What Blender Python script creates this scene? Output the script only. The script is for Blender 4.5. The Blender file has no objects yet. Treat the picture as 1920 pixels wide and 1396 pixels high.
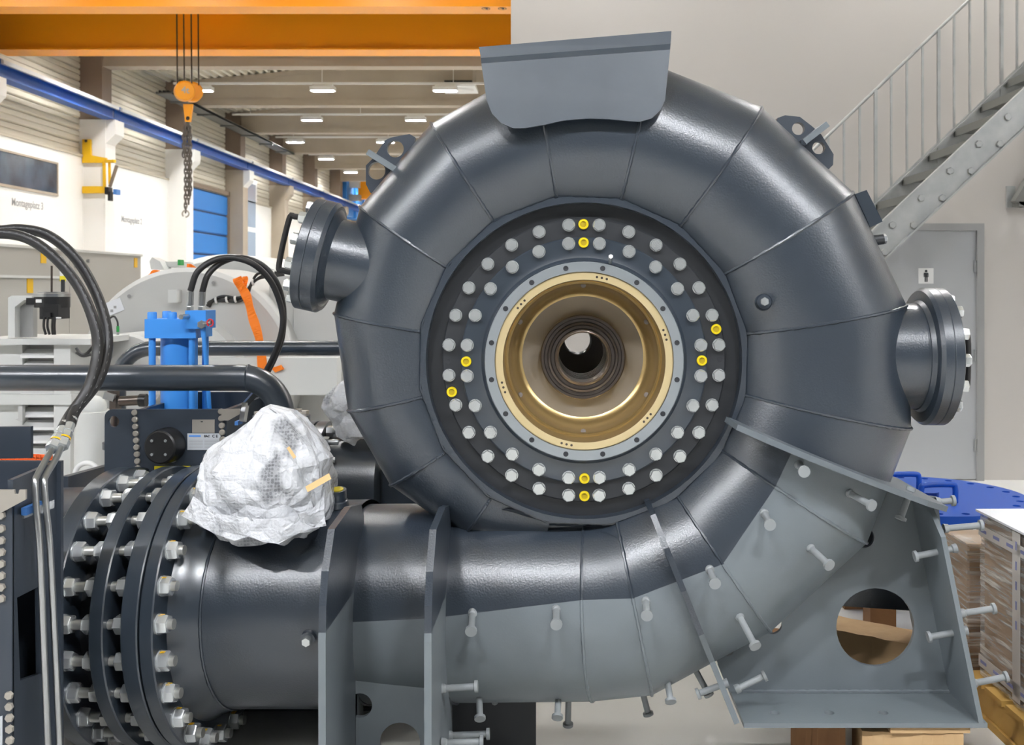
import bpy, bmesh, math, random
from mathutils import Vector, Matrix, noise
from mathutils.geometry import tessellate_polygon
random.seed(7)
V = Vector
PI = math.pi
scene = bpy.context.scene
COL = scene.collection

# ------------------------------------------------------------------ camera, world, exposure
FPX, CX, CY, CAMZ = 2000.0, 1050.0, 537.0, 1.63      # focal length and principal point in 1920x1396 pixels
cam_data = bpy.data.cameras.new('camera')
cam = bpy.data.objects.new('camera', cam_data)
COL.objects.link(cam)
cam.location = (0, 0, CAMZ)
cam.rotation_euler = (PI / 2, 0, 0)
cam_data.sensor_width = 36.0
cam_data.lens = FPX / 1920 * 36
cam_data.shift_x = (960 - CX) / 1920
cam_data.shift_y = -(698 - CY) / 1920
cam_data.clip_start = 0.05
cam_data.clip_end = 200
cam_data.dof.use_dof = True
cam_data.dof.focus_distance = 3.5
cam_data.dof.aperture_fstop = 7.0
scene.camera = cam
world = bpy.data.worlds.new('world')
scene.world = world
world.use_nodes = True
world.node_tree.nodes['Background'].inputs['Color'].default_value = (0.88, 0.94, 1.0, 1)
world.node_tree.nodes['Background'].inputs['Strength'].default_value = 0.10
scene.view_settings.view_transform = 'Standard'
scene.view_settings.look = 'None'
scene.view_settings.gamma = 1.0
scene.view_settings.use_curve_mapping = False
scene.view_settings.exposure = 0.25
LAMP_POWER, LAMP_FAR = 800.0, 300.0     # lamps of the front bays and of the long hall

# ------------------------------------------------------------------ helpers
def W(px, py, Y):
    """world point seen at a photo pixel at depth Y"""
    return V(((px - CX) * Y / FPX, Y, CAMZ - (py - CY) * Y / FPX))

def lin(c):
    return tuple(((x / 255) / 12.92 if x / 255 <= 0.04045 else ((x / 255 + 0.055) / 1.055) ** 2.4) for x in c)

MATS = {}
def mat(name, rgb, rough=0.5, metal=0.0, bump=None, vary=None, emit=None, trans=0.0, alpha=1.0, coat=0.0, spec=0.5):
    """bump=(scale, strength, distance)  vary=(scale, rgb2, contrast)"""
    m = bpy.data.materials.new(name)
    m.use_nodes = True
    nt = m.node_tree
    b = nt.nodes['Principled BSDF']
    b.inputs['Base Color'].default_value = (*lin(rgb), 1)
    b.inputs['Roughness'].default_value = rough
    b.inputs['Metallic'].default_value = metal
    b.inputs['Alpha'].default_value = alpha
    b.inputs['Transmission Weight'].default_value = trans
    b.inputs['Coat Weight'].default_value = coat
    b.inputs['Specular IOR Level'].default_value = spec
    tc = nt.nodes.new('ShaderNodeTexCoord')
    geo = nt.nodes.new('ShaderNodeNewGeometry')
    if bump:
        n = nt.nodes.new('ShaderNodeTexNoise')
        n.inputs['Scale'].default_value = bump[0]
        n.inputs['Detail'].default_value = 3
        nt.links.new(geo.outputs['Position'], n.inputs['Vector'])
        bm_ = nt.nodes.new('ShaderNodeBump')
        bm_.inputs['Strength'].default_value = bump[1]
        bm_.inputs['Distance'].default_value = bump[2]
        nt.links.new(n.outputs['Fac'], bm_.inputs['Height'])
        nt.links.new(bm_.outputs['Normal'], b.inputs['Normal'])
    if vary:
        n = nt.nodes.new('ShaderNodeTexNoise')
        n.inputs['Scale'].default_value = vary[0]
        n.inputs['Detail'].default_value = 5
        nt.links.new(geo.outputs['Position'], n.inputs['Vector'])
        r = nt.nodes.new('ShaderNodeValToRGB')
        r.color_ramp.elements[0].position = 0.5 - vary[2]
        r.color_ramp.elements[1].position = 0.5 + vary[2]
        r.color_ramp.elements[0].color = (*lin(vary[1]), 1)
        r.color_ramp.elements[1].color = (*lin(rgb), 1)
        nt.links.new(n.outputs['Fac'], r.inputs['Fac'])
        nt.links.new(r.outputs['Color'], b.inputs['Base Color'])
    if emit:
        b.inputs['Emission Color'].default_value = (*lin(emit[0]), 1)
        b.inputs['Emission Strength'].default_value = emit[1]
    MATS[name] = m
    return m

class MB:
    """collects geometry for one mesh object (world coordinates unless said otherwise)"""
    def __init__(s):
        s.v = []; s.f = []; s.m = []
    def add(s, verts, faces, mi=0):
        o = len(s.v)
        s.v += [tuple(p) for p in verts]
        s.f += [tuple(i + o for i in f) for f in faces]
        s.m += [mi] * len(faces)
        return s
    def box(s, lo, hi, mi=0, M=None):
        x0, y0, z0 = lo; x1, y1, z1 = hi
        vs = [V(p) for p in ((x0,y0,z0),(x1,y0,z0),(x1,y1,z0),(x0,y1,z0),(x0,y0,z1),(x1,y0,z1),(x1,y1,z1),(x0,y1,z1))]
        if M is not None: vs = [M @ p for p in vs]
        return s.add(vs, [(0,3,2,1),(4,5,6,7),(0,1,5,4),(1,2,6,5),(2,3,7,6),(3,0,4,7)], mi)
    def bar(s, p, q, w, h, up=(0,0,1), mi=0):
        """rectangular bar from p to q, w across, h along up"""
        p, q = V(p), V(q); d = (q - p).normalized()
        a = d.cross(V(up)).normalized(); b = a.cross(d).normalized()
        vs = []
        for c in (p, q):
            for i, j in ((-1,-1),(1,-1),(1,1),(-1,1)):
                vs.append(c + a * (i * w / 2) + b * (j * h / 2))
        return s.add(vs, [(0,1,2,3),(7,6,5,4),(0,4,5,1),(1,5,6,2),(2,6,7,3),(3,7,4,0)], mi)
    def lathe(s, prof, o, axis, n=48, mi=0, a0=0.0, a1=2*PI, ref=None, flip=False):
        """prof [(radius, along axis)]"""
        o = V(o); w = V(axis).normalized()
        r = V(ref) if ref is not None else (V((0,0,1)) if abs(w.z) < .9 else V((1,0,0)))
        u = (r - w * r.dot(w)).normalized(); v = w.cross(u)
        full = abs(a1 - a0 - 2*PI) < 1e-6
        k = n if full else n + 1
        vs = []
        for (rad, t) in prof:
            for i in range(k):
                a = a0 + (a1 - a0) * i / n
                vs.append(o + w * t + (u * math.cos(a) + v * math.sin(a)) * rad)
        fs = []
        for j in range(len(prof) - 1):
            for i in range(n):
                i2 = (i + 1) % k
                f = (j*k+i, j*k+i2, (j+1)*k+i2, (j+1)*k+i)
                fs.append(f[::-1] if flip else f)
        return s.add(vs, fs, mi)
    def cyl(s, p, q, r, n=20, mi=0, r2=None):
        p, q = V(p), V(q)
        L = (q - p).length
        return s.lathe([(0,0),(r,0),(r2 if r2 is not None else r,L),(0,L)], p, q - p, n, mi)
    def hexa(s, p, axis, af, h, mi=0, roll=0.0, chamfer=True):
        w = V(axis).normalized()
        R = af / math.sqrt(3)
        prof = [(0,0),(R,0),(R,h*.85),(R*.9,h),(0,h)] if chamfer else [(0,0),(R,0),(R,h),(0,h)]
        return s.lathe(prof, p, axis, 6, mi, roll, roll + 2*PI)
    def tube(s, path, r, n=12, mi=0, caps=True):
        path = [V(p) for p in path]
        rs = r if isinstance(r, (list, tuple)) else [r] * len(path)
        T = []
        for i in range(len(path)):
            a = path[max(i-1,0)]; b = path[min(i+1,len(path)-1)]
            T.append((b - a).normalized())
        ref = V((0,0,1)) if abs(T[0].z) < .9 else V((1,0,0))
        u = (ref - T[0] * ref.dot(T[0])).normalized()
        vs = []
        for i, p in enumerate(path):
            u = (u - T[i] * u.dot(T[i])).normalized()
            w = T[i].cross(u)
            for k in range(n):
                a = 2*PI*k/n
                vs.append(p + (u*math.cos(a) + w*math.sin(a)) * rs[i])
        fs = []
        for i in range(len(path)-1):
            for k in range(n):
                k2 = (k+1) % n
                fs.append((i*n+k, i*n+k2, (i+1)*n+k2, (i+1)*n+k))
        if caps:
            fs.append(tuple(range(n))[::-1]); fs.append(tuple((len(path)-1)*n+k for k in range(n)))
        return s.add(vs, fs, mi)
    def plate(s, loops, o, u, v, t, mi=0):
        """flat plate: loops[0] outer outline, rest holes, 2D in (u, v); thickness t along u x v (centred on 0..t)"""
        o, u, v = V(o), V(u).normalized(), V(v).normalized()
        w = u.cross(v).normalized()
        tri = tessellate_polygon([[V((a, b, 0)) for a, b in L] for L in loops])
        flat = [p for L in loops for p in L]
        n = len(flat)
        vs = [o + u*a + v*b for a, b in flat] + [o + u*a + v*b + w*t for a, b in flat]
        fs = []
        for a, b, c in tri:
            pa, pb, pc = flat[a], flat[b], flat[c]
            area = (pb[0]-pa[0])*(pc[1]-pa[1]) - (pb[1]-pa[1])*(pc[0]-pa[0])
            if area < 0: a, c = c, a
            fs.append((c, b, a)); fs.append((a+n, b+n, c+n))
        k = 0
        for li, L in enumerate(loops):
            m = len(L)
            ar = sum(L[i][0]*L[(i+1)%m][1] - L[(i+1)%m][0]*L[i][1] for i in range(m))
            for i in range(m):
                a, b = k+i, k+(i+1)%m
                f = (a, b, b+n, a+n)
                if (ar < 0) != (li > 0): f = f[::-1]
                fs.append(f)
            k += m
        return s.add(vs, fs, mi)
    def sphere(s, c, r, n=16, m=8, mi=0):
        prof = [(r*math.sin(PI*i/m), -r*math.cos(PI*i/m)) for i in range(m+1)]
        return s.lathe(prof, c, (0,0,1), n, mi)
    def mesh(s, name, mats, smooth=True, angle=35):
        me = bpy.data.meshes.new(name)
        me.from_pydata(s.v, [], s.f)
        for m in (mats if isinstance(mats, (list, tuple)) else [mats]):
            me.materials.append(MATS[m])
        if any(s.m): me.polygons.foreach_set('material_index', s.m)
        bm = bmesh.new(); bm.from_mesh(me)
        bmesh.ops.remove_doubles(bm, verts=bm.verts, dist=1e-5)
        bmesh.ops.dissolve_degenerate(bm, edges=bm.edges, dist=1e-6)
        bm.to_mesh(me); bm.free()
        if smooth:
            me.polygons.foreach_set('use_smooth', [True]*len(me.polygons))
            me.set_sharp_from_angle(angle=math.radians(angle))
        me.update()
        return me
    def build(s, name, mats, parent=None, smooth=True, angle=35, **k):
        return link(name, s.mesh(name, mats, smooth, angle), parent, **k)

WM = {}
def link(name, me, parent=None, M=None, label=None, cat=None, group=None, kind=None):
    o = bpy.data.objects.new(name, me)
    COL.objects.link(o)
    M = M if M is not None else Matrix.Identity(4)
    if parent is not None:
        o.parent = parent
        o.matrix_parent_inverse = WM[parent.name].inverted()
    o.matrix_basis = M
    WM[o.name] = M.copy()
    for key, val in (('label', label), ('category', cat), ('group', group), ('kind', kind)):
        if val: o[key] = val
    return o

def thing(name, label, cat, loc=(0,0,0), group=None, kind=None):
    return link(name, None, None, Matrix.Translation(V(loc)), label, cat, group, kind)

def aim(p, axis, roll=0.0):
    """matrix that puts local +Z along axis at p"""
    q = V(axis).normalized().to_track_quat('Z', 'Y')
    return Matrix.Translation(V(p)) @ q.to_matrix().to_4x4() @ Matrix.Rotation(roll, 4, 'Z')

def spline(pts, k=8):
    pts = [V(p) for p in pts]
    out = []
    n = len(pts)
    for i in range(n-1):
        p0 = pts[i-1] if i else pts[0]*2 - pts[1]
        p1, p2 = pts[i], pts[i+1]
        p3 = pts[i+2] if i+2 < n else pts[-1]*2 - pts[-2]
        for j in range(k):
            t = j/k
            out.append(0.5*((2*p1) + (p2-p0)*t + (2*p0-5*p1+4*p2-p3)*t*t + (3*p1-p0-3*p2+p3)*t**3))
    out.append(pts[-1])
    return out

def circ(cx, cy, r, n=32):
    return [(cx + r*math.cos(2*PI*i/n), cy + r*math.sin(2*PI*i/n)) for i in range(n)]

def rrect(x0, y0, x1, y1, r, k=5, corners=(1,1,1,1)):
    out = []
    for ci, (cx, cy, a) in enumerate(((x0,y0,PI),(x1,y0,1.5*PI),(x1,y1,0),(x0,y1,.5*PI))):
        if not corners[ci]: out.append((cx, cy)); continue
        ox = cx + (r if cx == x0 else -r); oy = cy + (r if cy == y0 else -r)
        for i in range(k+1):
            t = a + .5*PI*i/k
            out.append((ox + r*math.cos(t), oy + r*math.sin(t)))
    return out

def text_mesh(txt, size, matname, bold=0.0):
    cu = bpy.data.curves.new('lettering', 'FONT')
    cu.body = txt; cu.size = size; cu.align_x = 'CENTER'; cu.align_y = 'CENTER'; cu.extrude = 0.0005; cu.offset = bold
    o = bpy.data.objects.new('lettering', cu)
    COL.objects.link(o)
    dg = bpy.context.evaluated_depsgraph_get()
    me = bpy.data.meshes.new_from_object(o.evaluated_get(dg))
    bpy.data.objects.remove(o)
    me.materials.clear(); me.materials.append(MATS[matname])
    return me

# ------------------------------------------------------------------ materials
mat('paint_dark', (46, 54, 63), 0.30, 0.0, (170, .17, .004), (3.0, (43, 50, 59), .2), spec=1.0)
mat('paint_smooth', (46, 54, 63), 0.28, 0.0, (90, .06, .004), spec=1.0)
mat('paint_black', (42, 44, 47), 0.45, 0.0, (120, .08, .002))
mat('paint_light', (113, 120, 124), 0.42, 0.0, (150, .08, .003), (4.0, (104, 111, 115), .25))
mat('paint_guard', (64, 72, 80), 0.40, 0.0, (40, .05, .004), (9.0, (58, 66, 74), .25))
mat('paint_lug', (66, 72, 80), 0.36, 0.0, (120, .1, .003))
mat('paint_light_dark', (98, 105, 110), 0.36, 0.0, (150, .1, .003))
mat('paint_stud', (136, 140, 141), 0.45)
mat('zinc', (218, 221, 222), 0.26, 0.7, (90, .05, .002))
mat('zinc_dull', (200, 200, 194), 0.32, 0.7)
mat('bolt_white', (212, 215, 214), 0.27, 0.75)
mat('yellow_cap', (214, 190, 14), 0.4)
mat('yellow_cap_shade', (168, 146, 8), 0.5)  # darker yellow puts shade into the hollow of the cap
mat('alu_ring', (160, 166, 169), 0.33, 0.55)
mat('brass', (184, 160, 110), 0.28, 0.8)
mat('brass_face', (216, 196, 150), 0.36, 0.5)
mat('taupe', (142, 133, 121), 0.5, 0.1)
mat('steel_dark', (96, 88, 82), 0.28, 0.8)
mat('bore_black', (26, 26, 28), 0.35, 0.3)
mat('beige_paint', (206, 192, 168), 0.5)
mat('stainless', (176, 178, 178), 0.28, 0.95)
mat('rubber', (34, 33, 33), 0.42, 0.0, (160, .1, .002))
mat('rubber_print', (112, 112, 110), 0.6)
mat('cyl_blue', (62, 142, 224), 0.42, 0.0, (80, .05, .002))
mat('clamp_blue', (64, 118, 186), 0.5)
mat('frame_dark', (52, 59, 68), 0.36, 0.0, (90, .06, .002))
mat('frame_blue', (6, 26, 66), 0.5)
mat('black_plastic', (22, 22, 23), 0.38)
mat('plate_alu', (168, 162, 152), 0.4, 0.5)
mat('label_grey', (178, 182, 186), 0.5)
mat('label_blue', (90, 140, 210), 0.5)
mat('ink', (34, 36, 40), 0.6)
mat('ink_soft', (160, 160, 160), 0.7)
mat('white_plastic', (226, 226, 224), 0.4)
mat('machine_grey', (190, 190, 187), 0.45, 0.0, (40, .03, .004))
mat('machine_light', (206, 207, 204), 0.45)
mat('machine_dark', (150, 150, 148), 0.5)
mat('cabinet_grey', (178, 176, 170), 0.45)
mat('sticker_yellow', (226, 178, 14), 0.5)
mat('sticker_yellow2', (236, 220, 40), 0.5)
mat('sticker_red', (200, 30, 40), 0.5)
mat('strap_orange', (246, 128, 20), 0.6)
mat('mesh_orange', (250, 106, 40), 0.6)
mat('green_part', (40, 150, 70), 0.5)
mat('crane_orange', (253, 164, 10), 0.4)
mat('rope_dark', (60, 54, 46), 0.5, 0.5)
mat('chain', (112, 106, 100), 0.4, 0.7)
mat('hook_yellow', (240, 160, 16), 0.4)
mat('rail_blue', (8, 76, 156), 0.42)
mat('rail_strip', (196, 198, 196), 0.4)
mat('wall_white', (236, 235, 231), 0.55)
mat('cladding', (212, 205, 188), 0.5)
mat('cladding_joint', (190, 182, 164), 0.6)
mat('concrete', (176, 164, 148), 0.75, 0.0, (4, .06, .02), (1.2, (160, 148, 132), .3))
mat('concrete_brown', (136, 120, 104), 0.75, 0.0, (4, .06, .02), (1.0, (118, 102, 88), .3))
mat('roof_deck', (226, 219, 202), 0.6)
mat('roller_blue', (40, 120, 196), 0.45, 0.0, (3, .05, .02))
mat('window_dark', (44, 50, 60), 0.12, 0.0, None, (1.3, (88, 104, 122), .25))
mat('window_pane', (170, 186, 206), 0.1)
mat('lamp_white', (255, 252, 244), 0.4, emit=((246, 249, 255), LAMP_POWER))
mat('lamp_far', (255, 252, 244), 0.4, emit=((253, 252, 250), LAMP_FAR))
mat('lamp_body', (228, 228, 226), 0.5)
mat('office_wall', (196, 191, 186), 0.7, 0.0, (6, .03, .01), (.5, (190, 185, 179), .3))
mat('door_grey', (172, 174, 176), 0.45)
mat('door_frame_grey', (150, 150, 149), 0.45)
mat('galv', (186, 187, 184), 0.38, 0.55, (14, .05, .004), (9.0, (168, 170, 168), .2))
mat('galv_dark', (120, 120, 116), 0.5, 0.4)
mat('floor_concrete', (206, 205, 201), 0.32, 0.0, (9, .02, .004), (.8, (190, 189, 184), .35))
mat('cover_blue', (6, 70, 164), 0.4, 0.0, (70, .06, .002))
mat('cardboard', (158, 132, 104), 0.8, 0.0, (20, .1, .01), (3.0, (140, 112, 86), .3))
mat('carton_dark', (96, 70, 50), 0.8)
mat('wood', (190, 160, 118), 0.75, 0.0, (30, .3, .006), (6.0, (158, 124, 84), .3))
mat('wood_dark', (140, 100, 62), 0.8, 0.0, (30, .3, .006), (5.0, (104, 70, 40), .3))
mat('wood_yellow', (196, 158, 84), 0.7, 0.0, (24, .2, .006), (4.0, (168, 128, 60), .3))
mat('tape_tan', (226, 186, 132), 0.5)
mat('paper_white', (226, 228, 232), 0.6)
mat('tape_white', (188, 182, 176), 0.4)
mat('print_blue', (120, 124, 168), 0.6)

def film_material():
    m = bpy.data.materials.new('stretch_film'); m.use_nodes = True
    nt = m.node_tree; b = nt.nodes['Principled BSDF']
    b.inputs['Base Color'].default_value = (.86, .84, .80, 1); b.inputs['Roughness'].default_value = .16
    geo = nt.nodes.new('ShaderNodeNewGeometry')
    mp = nt.nodes.new('ShaderNodeMapping'); mp.inputs['Rotation'].default_value = (.5, .62, 0); mp.inputs['Scale'].default_value = (3, 3, 46)
    nt.links.new(geo.outputs['Position'], mp.inputs['Vector'])
    n = nt.nodes.new('ShaderNodeTexNoise'); n.inputs['Scale'].default_value = 1.6; n.inputs['Detail'].default_value = 4
    nt.links.new(mp.outputs['Vector'], n.inputs['Vector'])
    bp = nt.nodes.new('ShaderNodeBump'); bp.inputs['Strength'].default_value = .8; bp.inputs['Distance'].default_value = .012
    nt.links.new(n.outputs['Fac'], bp.inputs['Height']); nt.links.new(bp.outputs['Normal'], b.inputs['Normal'])
    r = nt.nodes.new('ShaderNodeMapRange'); r.inputs['From Min'].default_value = .42; r.inputs['From Max'].default_value = .68
    r.inputs['To Min'].default_value = .12; r.inputs['To Max'].default_value = .62
    nt.links.new(n.outputs['Fac'], r.inputs['Value']); nt.links.new(r.outputs['Result'], b.inputs['Alpha'])
    MATS['stretch_film'] = m
film_material()

def wrap_material():
    m = bpy.data.materials.new('bubble_wrap'); m.use_nodes = True
    nt = m.node_tree; b = nt.nodes['Principled BSDF']; N = nt.nodes.new; Lk = nt.links.new
    b.inputs['Roughness'].default_value = .24
    geo = N('ShaderNodeNewGeometry')
    vo = N('ShaderNodeTexVoronoi'); vo.inputs['Scale'].default_value = 92; vo.inputs['Randomness'].default_value = .35
    cr_ = N('ShaderNodeTexVoronoi'); cr_.feature = 'DISTANCE_TO_EDGE'; cr_.inputs['Scale'].default_value = 13
    n = N('ShaderNodeTexNoise'); n.inputs['Scale'].default_value = 34; n.inputs['Detail'].default_value = 6; n.inputs['Distortion'].default_value = 1.5
    n2 = N('ShaderNodeTexNoise'); n2.inputs['Scale'].default_value = 7.0; n2.inputs['Detail'].default_value = 2
    for q in (vo, cr_, n, n2): Lk(geo.outputs['Position'], q.inputs['Vector'])
    b0 = N('ShaderNodeBump'); b0.inputs['Strength'].default_value = .5; b0.inputs['Distance'].default_value = .05
    Lk(cr_.outputs['Distance'], b0.inputs['Height'])
    b1 = N('ShaderNodeBump'); b1.inputs['Strength'].default_value = .5; b1.inputs['Distance'].default_value = .012
    Lk(n.outputs['Fac'], b1.inputs['Height']); Lk(b0.outputs['Normal'], b1.inputs['Normal'])
    b2 = N('ShaderNodeBump'); b2.inputs['Strength'].default_value = .25; b2.inputs['Distance'].default_value = .004; b2.invert = True
    Lk(vo.outputs['Distance'], b2.inputs['Height']); Lk(b1.outputs['Normal'], b2.inputs['Normal'])
    Lk(b2.outputs['Normal'], b.inputs['Normal'])
    # thin places show the round bubbles in grey
    msk = N('ShaderNodeMapRange'); msk.inputs['From Min'].default_value = .43; msk.inputs['From Max'].default_value = .33
    Lk(n2.outputs['Fac'], msk.inputs['Value'])
    dot = N('ShaderNodeMapRange'); dot.inputs['From Min'].default_value = .50; dot.inputs['From Max'].default_value = .38
    Lk(vo.outputs['Distance'], dot.inputs['Value'])
    mu = N('ShaderNodeMath'); mu.operation = 'MULTIPLY'
    Lk(msk.outputs['Result'], mu.inputs[0]); Lk(dot.outputs['Result'], mu.inputs[1])
    mx = N('ShaderNodeMix'); mx.data_type = 'RGBA'
    mx.inputs[6].default_value = (.70, .71, .73, 1); mx.inputs[7].default_value = (.42, .43, .45, 1)
    Lk(mu.outputs[0], mx.inputs[0]); Lk(mx.outputs[2], b.inputs['Base Color'])
    al = N('ShaderNodeMapRange'); al.inputs['To Min'].default_value = .94; al.inputs['To Max'].default_value = .5
    Lk(msk.outputs['Result'], al.inputs['Value']); Lk(al.outputs['Result'], b.inputs['Alpha'])
    MATS['bubble_wrap'] = m
wrap_material()

# ================================================================== THE SETTING
XW = -10.3            # inner face of the hall's left wall
OFY, OFX = 9.0, -0.414  # front and left corner of the office block
Y_END = 78.3
BEAMS = [23.3 + 5*k for k in range(-6, 12)]
def roof_z(x): return 7.0 + .098 * (x - XW) if x < 0 else 7.0 + .098 * (-XW - x)

floor = MB().box((XW-.4, -8, -.2), (12, Y_END+1, 0)).build('floor', 'floor_concrete', kind='structure')
MB().box((XW-.35, -8, 0), (XW, Y_END, 4.46)).build('wall_left', 'wall_white', kind='structure')
MB().box((XW, Y_END, 0), (12, Y_END+.3, 8.2)).build('wall_back', 'concrete', kind='structure')
MB().box((12, -8, 0), (12.3, OFY+.3, 8.2)).build('wall_right', 'wall_white', kind='structure')

# upper cladding of the left wall: ribbed panels, one per board
clad = MB().box((XW-.35, -8, 4.46), (XW-.12, Y_END, 7.4)).build('wall_left_upper', 'cladding_joint', kind='structure')
prof_board = []
def board_mesh(L, h):
    m = MB()
    pts = [(0, 0), (.03, .012), (.05, h*.12), (.05, h*.44), (.028, h*.48), (.028, h*.52), (.05, h*.56), (.05, h*.88), (.03, h-.012), (0, h)]
    vs = [V((-.12+.0+a, y, b)) for y in (0, L) for a, b in pts]
    n = len(pts)
    m.add(vs, [(i, i+n, i+1+n, i+1) for i in range(n-1)] + [tuple(range(n)), tuple(range(n, 2*n))[::-1]])
    return m.mesh('cladding_board', 'cladding', smooth=False)
bm_ = board_mesh(4.96, .262)
for yb in BEAMS[1:-1]:
    for k in range(10):
        link('cladding_board', bm_, clad, Matrix.Translation((XW, yb-4.98, 4.47+.265*k)))

# trim line on top of the white wall
MB().box((XW-.12, -8, 4.42), (XW+.03, Y_END, 4.47)).build('trim_1', 'cladding_joint', kind='structure')

# columns with white lower part and corbel, one every five metres
def column(yc):
    r = thing('hall_column', None, None, (XW+.3, yc, 0), kind='structure')
    MB().box((XW-.1, yc-.26, 0), (XW+.48, yc+.26, 5.24)).build('column_shaft', 'wall_white' if yc < 30 else 'concrete', r, smooth=False)
    MB().box((XW-.1, yc-.25, 5.24), (XW+.40, yc+.25, roof_z(XW+.3))).build('column_head', 'concrete_brown', r, smooth=False)
    MB().plate([[(XW+.48, 4.72), (XW+.68, 4.93), (XW+.68, 5.24), (XW+.48, 5.24)]], (0, yc+.24, 0), (1,0,0), (0,0,1), .48).build('corbel', 'wall_white' if yc < 36 else 'concrete', r, smooth=False)
for yb in BEAMS[1:]:
    column(yb)

# roof: corrugated deck, a strip per bay on each slope, and concrete beams
roof = thing('ceiling', None, None, (0, 20, 7.5), kind='structure')
def deck(x0, x1, y0, y1):
    m = MB(); pts = []
    x, i, p = x0, 0, .20
    while x < x1 - 1e-6:
        for dx, dz in ((0, 0), (.07, 0), (.09, .09), (.18, .09)):
            if x + dx <= x1: pts.append((x+dx, roof_z(x+dx) + dz))
        x += p
    pts.append((x1, roof_z(x1)))
    n = len(pts)
    vs = [V((a, y, b)) for y in (y0, y1) for a, b in pts]
    vs += [V((a, y, b+.05)) for y in (y0, y1) for a, b in pts]
    fs = [(i, i+1, i+1+n, i+n) for i in range(n-1)] + [(i+2*n, i+3*n, i+1+3*n, i+1+2*n) for i in range(n-1)]
    return m.add(vs, fs)
for yb in BEAMS[:-1]:
    deck(XW, 0.0, yb, yb+5).build('roof_sheet', 'roof_deck', roof, smooth=False)
    deck(0.0, 12.0, yb, yb+5).build('roof_sheet', 'roof_deck', roof, smooth=False)
for yb in BEAMS:
    m = MB()
    m.plate([[(XW+.3, 6.55), (11.8, 6.55), (11.8, roof_z(11.8)-.1), (0, roof_z(0)-.1), (XW+.3, roof_z(XW+.3)-.1)]], (0, yb+.18, 0), (1,0,0), (0,0,1), .36)
    m.box((XW+.3, yb-.2, 6.40), (11.8, yb+.2, 6.56))
    m.plate([[(XW+.3, roof_z(XW+.3)-.12), (0, roof_z(0)-.12), (0, roof_z(0)), (XW+.3, roof_z(XW+.3))]], (0, yb+.22, 0), (1,0,0), (0,0,1), .44)
    m.plate([[(0, roof_z(0)-.12), (11.8, roof_z(11.8)-.12), (11.8, roof_z(11.8)), (0, roof_z(0))]], (0, yb+.22, 0), (1,0,0), (0,0,1), .44)
    m.build('roof_beam', 'concrete', roof, smooth=False)

# office block: big plain wall on the right
off = MB().box((OFX, OFY, 0), (12, OFY+.3, 8.0)).build('wall_office', 'office_wall', kind='structure', smooth=False)
MB().box((OFX, OFY+.3, 0), (OFX+.3, OFY+7, 6.35)).build('wall_office_side', 'office_wall', kind='structure', smooth=False)
# grey door in it
d = thing('door_1', None, None, (3.05, OFY, 0), kind='structure')
xl, xr, zt = 2.35, W(1828, 0, OFY).x, 2.10
MB().box((xl-.06, OFY-.05, 0), (xl, OFY+.002, zt+.06)).build('door_jamb', 'door_frame_grey', d, smooth=False)
MB().box((xr, OFY-.05, 0), (xr+.06, OFY+.002, zt+.06)).build('door_jamb', 'door_frame_grey', d, smooth=False)
MB().box((xl, OFY-.05, zt), (xr, OFY+.002, zt+.06)).build('door_head', 'door_frame_grey', d, smooth=False)
MB().box((xl, OFY-.02, .01), (xr, OFY+.01, zt)).build('door_leaf', 'door_grey', d, smooth=False)
m = MB()
for zz in (.3, 1.05, 1.8):
    m.cyl((xr-.01, OFY-.035, zz-.05), (xr-.01, OFY-.035, zz+.05), .012, 10)
m.build('door_hinge', 'stainless', d)
# pictogram plate on the door
sg = thing('door_sign', 'small white sign with a black standing man pictogram on the grey door', 'sign', W(1736, 530, OFY-.03))
c = W(1736, 517, OFY-.025)
MB().box((c.x-.063, OFY-.030, c.z-.065), (c.x+.063, OFY-.0205, c.z+.065)).build('sign_plate', 'white_plastic', sg, smooth=False)
m = MB()
m.cyl((c.x, OFY-.032, c.z+.041), (c.x, OFY-.030, c.z+.041), .011, 16)
m.plate([[(-.016,.026),(-.020,.022),(-.020,-.010),(-.014,-.010),(-.014,.014),(-.0125,.014),(-.0125,-.05),(-.002,-.05),(-.002,-.012),(.002,-.012),(.002,-.05),(.0125,-.05),(.0125,.014),(.014,.014),(.014,-.010),(.020,-.010),(.020,.022),(.016,.026)]],
        (c.x, OFY-.030, c.z), (1,0,0), (0,0,1), .002)
m.build('pictogram', 'ink', sg, smooth=False)

# wall bracket at the right edge
br = thing('wall_bracket', 'dark grey steel bracket bolted to the office wall under the stairs', 'bracket', W(1895, 385, OFY))
p = W(1890, 385, OFY)
MB().box((p.x-.02, OFY-.03, p.z-.02), (p.x+.05, OFY-.001, p.z+.16)).build('foot_plate', 'galv', br, smooth=False)
MB().bar((p.x+.03, OFY-.12, p.z+.0), (p.x+.36, OFY-.12, p.z+.55), .10, .10).box((p.x+.02, OFY-.17, p.z-.02), (p.x+.4, OFY-.03, p.z+.02)).build('strut', 'galv_dark', br, smooth=False)

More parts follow.
